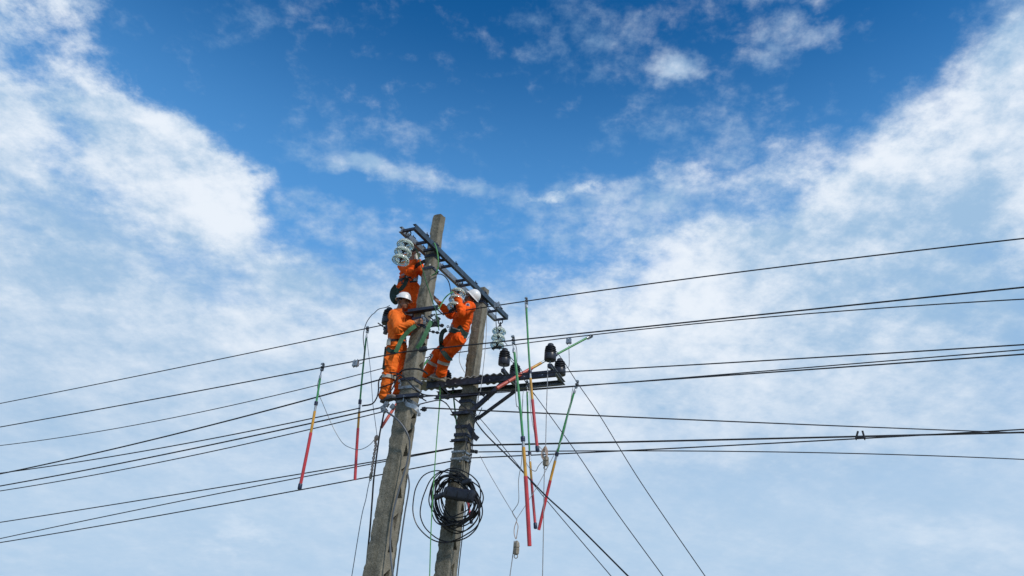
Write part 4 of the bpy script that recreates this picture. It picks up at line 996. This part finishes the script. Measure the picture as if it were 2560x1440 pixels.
    me = fuse(g, .010, 5, org)
    wrinkle(me, org, [(J['pel'], J['pel'] + spine * .12, 1.9)] + [(J['hip' + q], J['kn' + q], 1.1) for q in 'LR'] + [(J['kn' + q], J['an' + q], 1.) for q in 'LR'], .021, seed)
    tro = put('trousers', me, [cloth], r)
    # --- jacket
    g = G()
    eloft(g, [(J['pel'] + spine * .05, lat, fr, .172 * k, .128 * k), (J['pel'] + spine * .16, lat, fr, .170 * k, .135 * k), (J['chest'] - spine * .02, lat, fr, .178 * k, .138 * k), (J['neck'] - spine * .10, lat, fr, .175 * k, .112 * k), (J['neck'] - spine * .035, lat, fr, .11, .085), (J['neck'] + spine * .012, lat, fr, .078, .075)])
    for sd_ in 'LR':
        s_, e, w = J['sh' + sd_], J['el' + sd_], J['wr' + sd_]
        capsule(g, s_, e, .083 * k, .066 * k); d = (w - e).normalized(); capsule(g, e, w - d * .05, .066 * k, .050 * k); capsule(g, w - d * .06, w - d * .03, .050, .047)
    me = fuse(g, .010, 4, org)
    wrinkle(me, org, [(J['pel'] + spine * .05, J['neck'], 1.9)] + [(J['sh' + q], J['el' + q], 1.) for q in 'LR'] + [(J['el' + q], J['wr' + q], 1.) for q in 'LR'], .0195, seed + 5)
    jac = put('jacket', me, [cloth], r)
    g = G(); cp = ring_on([BVHTree.FromPolygons([v.co for v in me.vertices], [p.vertices for p in me.polygons])], org, J['neck'] - spine * .012, lat, fr, .002, 24, .2)
    ribbon(g, [p + spine * .018 for p in cp], spine, .045, .008, True); part('collar', g, cloth, jac)
    # --- helmet
    if helmet:
        g = G(); n = 40; c0 = hd + up * .045 - face * .008; prof = [(.002, .135), (.035, .132), (.068, .118), (.095, .092), (.112, .055), (.119, .018), (.121, .004), (.131, -.004), (.133, -.009), (.129, -.012), (.116, -.006), (.108, .05), (.088, .088), (.05, .118), (.002, .125)]
        vs = []; fs = []
        for i, (rr, h) in enumerate(prof):
            for j in range(n):
                ph = 2 * math.pi * j / n; a, b = math.cos(ph), math.sin(ph); r2 = rr
                if 7 <= i <= 9: r2 += .030 * max(0, a) ** 2.2
                ridge = .007 * math.exp(-(b * rr / .018) ** 2) if i < 6 else 0
                hh = h - (.016 * max(0, a) ** 2 if 7 <= i <= 9 else 0) + ridge
                vs.append(c0 + (face * (a * r2 * 1.12) + hr * (b * r2)) * .88 + up * hh * .90)
        for i in range(len(prof) - 1):
            for j in range(n): fs.append((i * n + j, i * n + (j + 1) % n, (i + 1) * n + (j + 1) % n, (i + 1) * n + j))
        g.add(vs, fs); hm = part('helmet', g, HELM, r, ang=45)
        g = G(); tube(g, [c0 + hr * .104 - up * .01 - face * .01, hd + hr * .080 - up * .06 + face * .01, hd - up * .112 + face * .05, hd - hr * .080 - up * .06 + face * .01, c0 - hr * .104 - up * .01 - face * .01], .006, 6); part('chin_strap', g, BELT, hm)
    T = {n_: BVHTree.FromPolygons([v.co for v in o.data.vertices], [p.vertices for p in o.data.polygons]) for n_, o in (('t', tro), ('j', jac))}
    return dict(r=r, org=org, T=list(T.values()), J=J, lat=lat, fr=fr, spine=spine, hl=hl, tro=tro, jac=jac)
def belt(p, h, w=.06, m=BELT, name='belt', tilt=0., buckle=True, off=.008):
    J = p['J']; c = J['pel'] + p['spine'] * h; ax = (p['spine'] + p['fr'] * tilt).normalized(); la = p['lat']; da = ax.cross(la)
    pts = ring_on(p['T'], p['org'], c, la, da, off); g = G(); ribbon(g, pts, ax, w, .009, True); o = part(name, g, m, p['r'])
    if buckle:
        q = max(pts, key=lambda v: (v - c).dot(p['fr'])); g = G(); box(g, q + p['fr'] * .006, la * .035, ax * .032, p['fr'] * .006); part('buckle', g, ZINC, o, smooth=False)
    return pts
def limb_loop(p, a, b, f, w, m, name, tilt=Vector((0, 0, 0)), off=.005):
    c = a + (b - a) * f; ax = ((b - a).normalized() + tilt).normalized(); la = ax.orthogonal().normalized(); da = ax.cross(la)
    pts = ring_on(p['T'][:1], p['org'], c, la, da, off, 28, .17); g = G(); ribbon(g, pts, ax, w, .006, True); return part(name, g, m, p['r'])
def strap(p, pts, w, m, name='strap', conform=True, per=6, t=.006, side=None, off=.012):
    Q = smooth_path(pts, per)
    if conform: Q = strap_on(p['T'], p['org'], Q, off); Q = [Q[0]] + [(Q[i - 1] + Q[i] * 2 + Q[i + 1]) / 4 for i in range(1, len(Q) - 1)] + [Q[-1]]
    T_, _ = frames(Q); sd_ = [T_[i].cross((CAM - Q[i]).normalized()) for i in range(len(Q))] if side is None else side
    g = G(); ribbon(g, Q, sd_, w, t); return part(name, g, m, p['r'])
def jt(z, d): return {k: S(*z(v[0], v[1])[0], v[2]) for k, v in d.items()}

# lineman on the left of the nearer pole, head bowed over his work
c = 8.36
J1 = jt(z2, dict(pel=(296, 668, c), chest=(285, 430, c), neck=(318, 312, c), head=(362, 232, c - .01), shR=(272, 372, c - .17), elR=(318, 505, c - .24), wrR=(462, 438, c - .17), haR=(530, 425, c - .13),
    shL=(310, 365, c + .16), elL=(440, 520, c + .25), wrL=(590, 575, c + .20), haL=(650, 580, c + .13), hipR=(268, 700, c - .09), knR=(222, 945, c - .10), anR=(172, 1200, c - .08), hipL=(318, 705, c + .09), knL=(345, 940, c + .10), anL=(318, 1185, c + .10)))
w1 = person('lineman in faded orange with bowed head and white helmet, working at the nearer pole', J1, UP + E2 * .12, E2 - UP * .22 - E1 * .12, ORANGE2, 1, True, (GLOVEM, None), (SHOE, SOLED), (1.2, .9), (-E2 - E1 * .5, E1 + UP * .3), E2, 1.06)
c = 8.62
J2 = jt(z1, dict(pel=(468, 1075, c), chest=(500, 915, c), neck=(530, 775, c), head=(556, 672, c), shR=(420, 830, c - .13), elR=(500, 905, c - .30), wrR=(578, 760, c - .25), haR=(605, 690, c - .22),
    shL=(610, 815, c + .13), elL=(690, 930, c + .10), wrL=(760, 880, c - .02), haL=(800, 850, c - .08), hipR=(425, 1110, c - .08), knR=(450, 1400, c - .06), anR=(440, 1680, c - .02), hipL=(535, 1115, c + .08), knL=(565, 1390, c + .06), anL=(565, 1660, c + .06)))
w2 = person('lineman in orange without helmet, highest on the nearer pole behind the glass discs', J2, UP + E2 * .1, E2 * .85 + E1 * .15 + UP * .15, ORANGE, 2, False, (None, GLOVEW), (SHOE, SOLED), (.9, 1.0), (E1, E2), E2 + E1 * .5)
c = 9.62
J3 = jt(z3, dict(pel=(540, 775, c), chest=(610, 560, c - .06), neck=(672, 392, c - .10), head=(708, 312, c - .13), shL=(690, 425, c - .26), elL=(598, 490, c - .42), wrL=(538, 285, c - .42), haL=(515, 215, c - .40),
    shR=(610, 430, c + .05), elR=(455, 510, c - .15), wrR=(318, 375, c - .32), haR=(272, 312, c - .38), hipL=(562, 808, c - .09), knL=(405, 1010, c - .02), anL=(345, 1235, c + .10), hipR=(505, 800, c + .09), knR=(290, 1020, c + .10), anR=(165, 1240, c + .16)))
w3 = person('lineman in bright orange leaning back in his harness, white helmet tipped up at the insulators', J3, E2 * .72 + UP * .62, -E2 * .65 + UP * .75 - E1 * .1, ORANGE, 3, True, (None, None), (SHOET, SOLE), (.8, .5), (-E2, -E2 + E1 * .3), -E2, 1.1)
# shoes
def sh(p, z, an, heel, toe, s_, mats): shoe(p['r'], p['J'][an], S(*z(*heel)[0], s_[0]), S(*z(*toe)[0], s_[1]), UP, *mats)
sh(w1, z2, 'anR', (150, 1262), (262, 1222), (8.29, 8.25), (SHOE, SOLED)); sh(w1, z2, 'anL', (300, 1245), (400, 1225), (8.46, 8.44), (SHOE, SOLED))
sh(w2, z1, 'anR', (420, 1745), (560, 1740), (8.6, 8.62), (SHOE, SOLED)); sh(w2, z1, 'anL', (545, 1725), (680, 1715), (8.68, 8.68), (SHOE, SOLED))
sh(w3, z3, 'anL', (378, 1308), (205, 1268), (9.74, 9.72), (SHOET, SOLE)); sh(w3, z3, 'anR', (200, 1300), (90, 1285), (9.80, 9.80), (SHOET, SOLE))
# belts, harness webbing and tools
belt(w1, .07, .075, BELT)
strap(w1, PX(z2(285, 745, 310, 690, 330, 640, 360, 590, 400, 545, 440, 505, 490, 470), [8.12, 8.12, 8.13, 8.14, 8.15, 8.16, 8.2]), .062, WEBG, 'positioning_strap', False)
strap(w1, PX(z2(505, 705, 545, 650, 590, 560, 625, 480, 655, 420), [8.24, 8.24, 8.25, 8.27, 8.3]), .062, WEBG, 'positioning_strap', False)
strap(w1, PX(z2(195, 705, 235, 730, 290, 742), 8.1), .06, WEBB, 'thigh_strap')
strap(w1, PX(z2(188, 690, 180, 760, 170, 850, 160, 920), 8.12), .045, WEBB, 'tool_strap')
g = G(); q = S(*z2(212, 640)[0], 8.12); box(g, q, E2 * .026, E1 * .012, UP * .046); tube(g, [q + UP * .05 - E2 * .02, q + UP * .07, q + UP * .05 + E2 * .02], .005, 6); part('belt_pouch', g, TAPE, w1['r'], smooth=False)
g = G(); q = S(*z2(182, 532)[0], 8.5); lathe(g, [(.03, -.04), (.034, -.035), (.034, .035), (.028, .04)], q, UP + E2 * .2, 12); part('tool_cup', g, GREYCABLE, w1['r'])
strap(w1, PX(z2(205, 790, 212, 840, 208, 880), 8.1), .10, ORANGE2, 'cargo_pocket', True, 6, .02, None, .004)
strap(w1, PX(z2(206, 785, 211, 808), 8.1), .11, ORANGE2, 'pocket_flap', True, 6, .012, None, .016)
limb_loop(w1, J1['knR'], J1['anR'], .22, .05, TAPE, 'reflective_band')
for q in 'LR': limb_loop(w2, J2['knR' if q == 'R' else 'knL'], J2['an' + q], .3, .05, TAPE, 'reflective_band')
belt(w2, .07, .10, BELT)
strap(w2, PX(z1(440, 1000, 490, 920, 560, 850, 640, 790, 712, 758), [8.42, 8.40, 8.36, 8.30, 8.24]), .055, BELT, 'positioning_strap', False)
strap(w2, PX(z1(470, 1000, 430, 1080, 370, 1150, 310, 1200), 8.4), .062, WEBB, 'thigh_strap')
strap(w2, PX(z1(320, 1080, 270, 1150, 258, 1230, 280, 1290, 320, 1320, 310, 1260, 300, 1180, 340, 1120), [8.5, 8.47, 8.45, 8.45, 8.48, 8.42, 8.4, 8.4]), .055, WEBB, 'slack_strap', False)
for (x, y) in z1(430, 935, 470, 965, 510, 940, 400, 950): 
    q = S(x, y, 8.38); g = G(); tube(g, [q + (E2 * math.cos(a) + UP * math.sin(a)) * .017 for a in [2 * math.pi * i / 12 for i in range(12)]], .006, 6, True); part('buckle_ring', g, ZINC, w2['r'])
belt(w3, .07, .085, WEBB); belt(w3, .105, .018, TAPE, 'belt_trim', 0, False, .012)
strap(w3, PX(z3(415, 690, 370, 720, 350, 780, 350, 850, 355, 905), 9.4), .072, WEBB, 'thigh_strap')
strap(w3, PX(z3(345, 900, 375, 955, 410, 1005, 445, 1040, 480, 1035), 9.4), .075, WEBB, 'thigh_strap')
strap(w3, PX(z3(560, 650, 600, 700, 625, 750, 628, 795), 9.4), .07, WEBB, 'hip_strap')
limb_loop(w3, J3['knL'], J3['anL'], .34, .05, TAPE, 'reflective_band'); limb_loop(w3, J3['knR'], J3['anR'], .34, .05, TAPE, 'reflective_band')
for (x, y) in z3(455, 690, 480, 645, 430, 655):
    q = strap_on(w3['T'], w3['org'], [S(x, y, 9.4)], .03)[0]; g = G(); tube(g, [q + (E2 * math.cos(a) + UP * math.sin(a)) * .018 for a in [2 * math.pi * i / 12 for i in range(12)]], .007, 6, True); part('buckle_ring', g, ZINC, w3['r'])
q = strap_on(w3['T'], w3['org'], [S(*z3(670, 397)[0], 9.3)], .006)[0]; dd = (CAM - q).normalized()
g = G(); lathe(g, [(.034, 0), (.034, .004)], q, dd, 20); bd = part('sleeve_badge', g, WHITE, w3['r'])
g = G(); lathe(g, [(.022, .004), (.022, .006)], q, dd, 5); part('emblem', g, material('badge_blue', (.05, .08, .3), .6), bd, smooth=False)
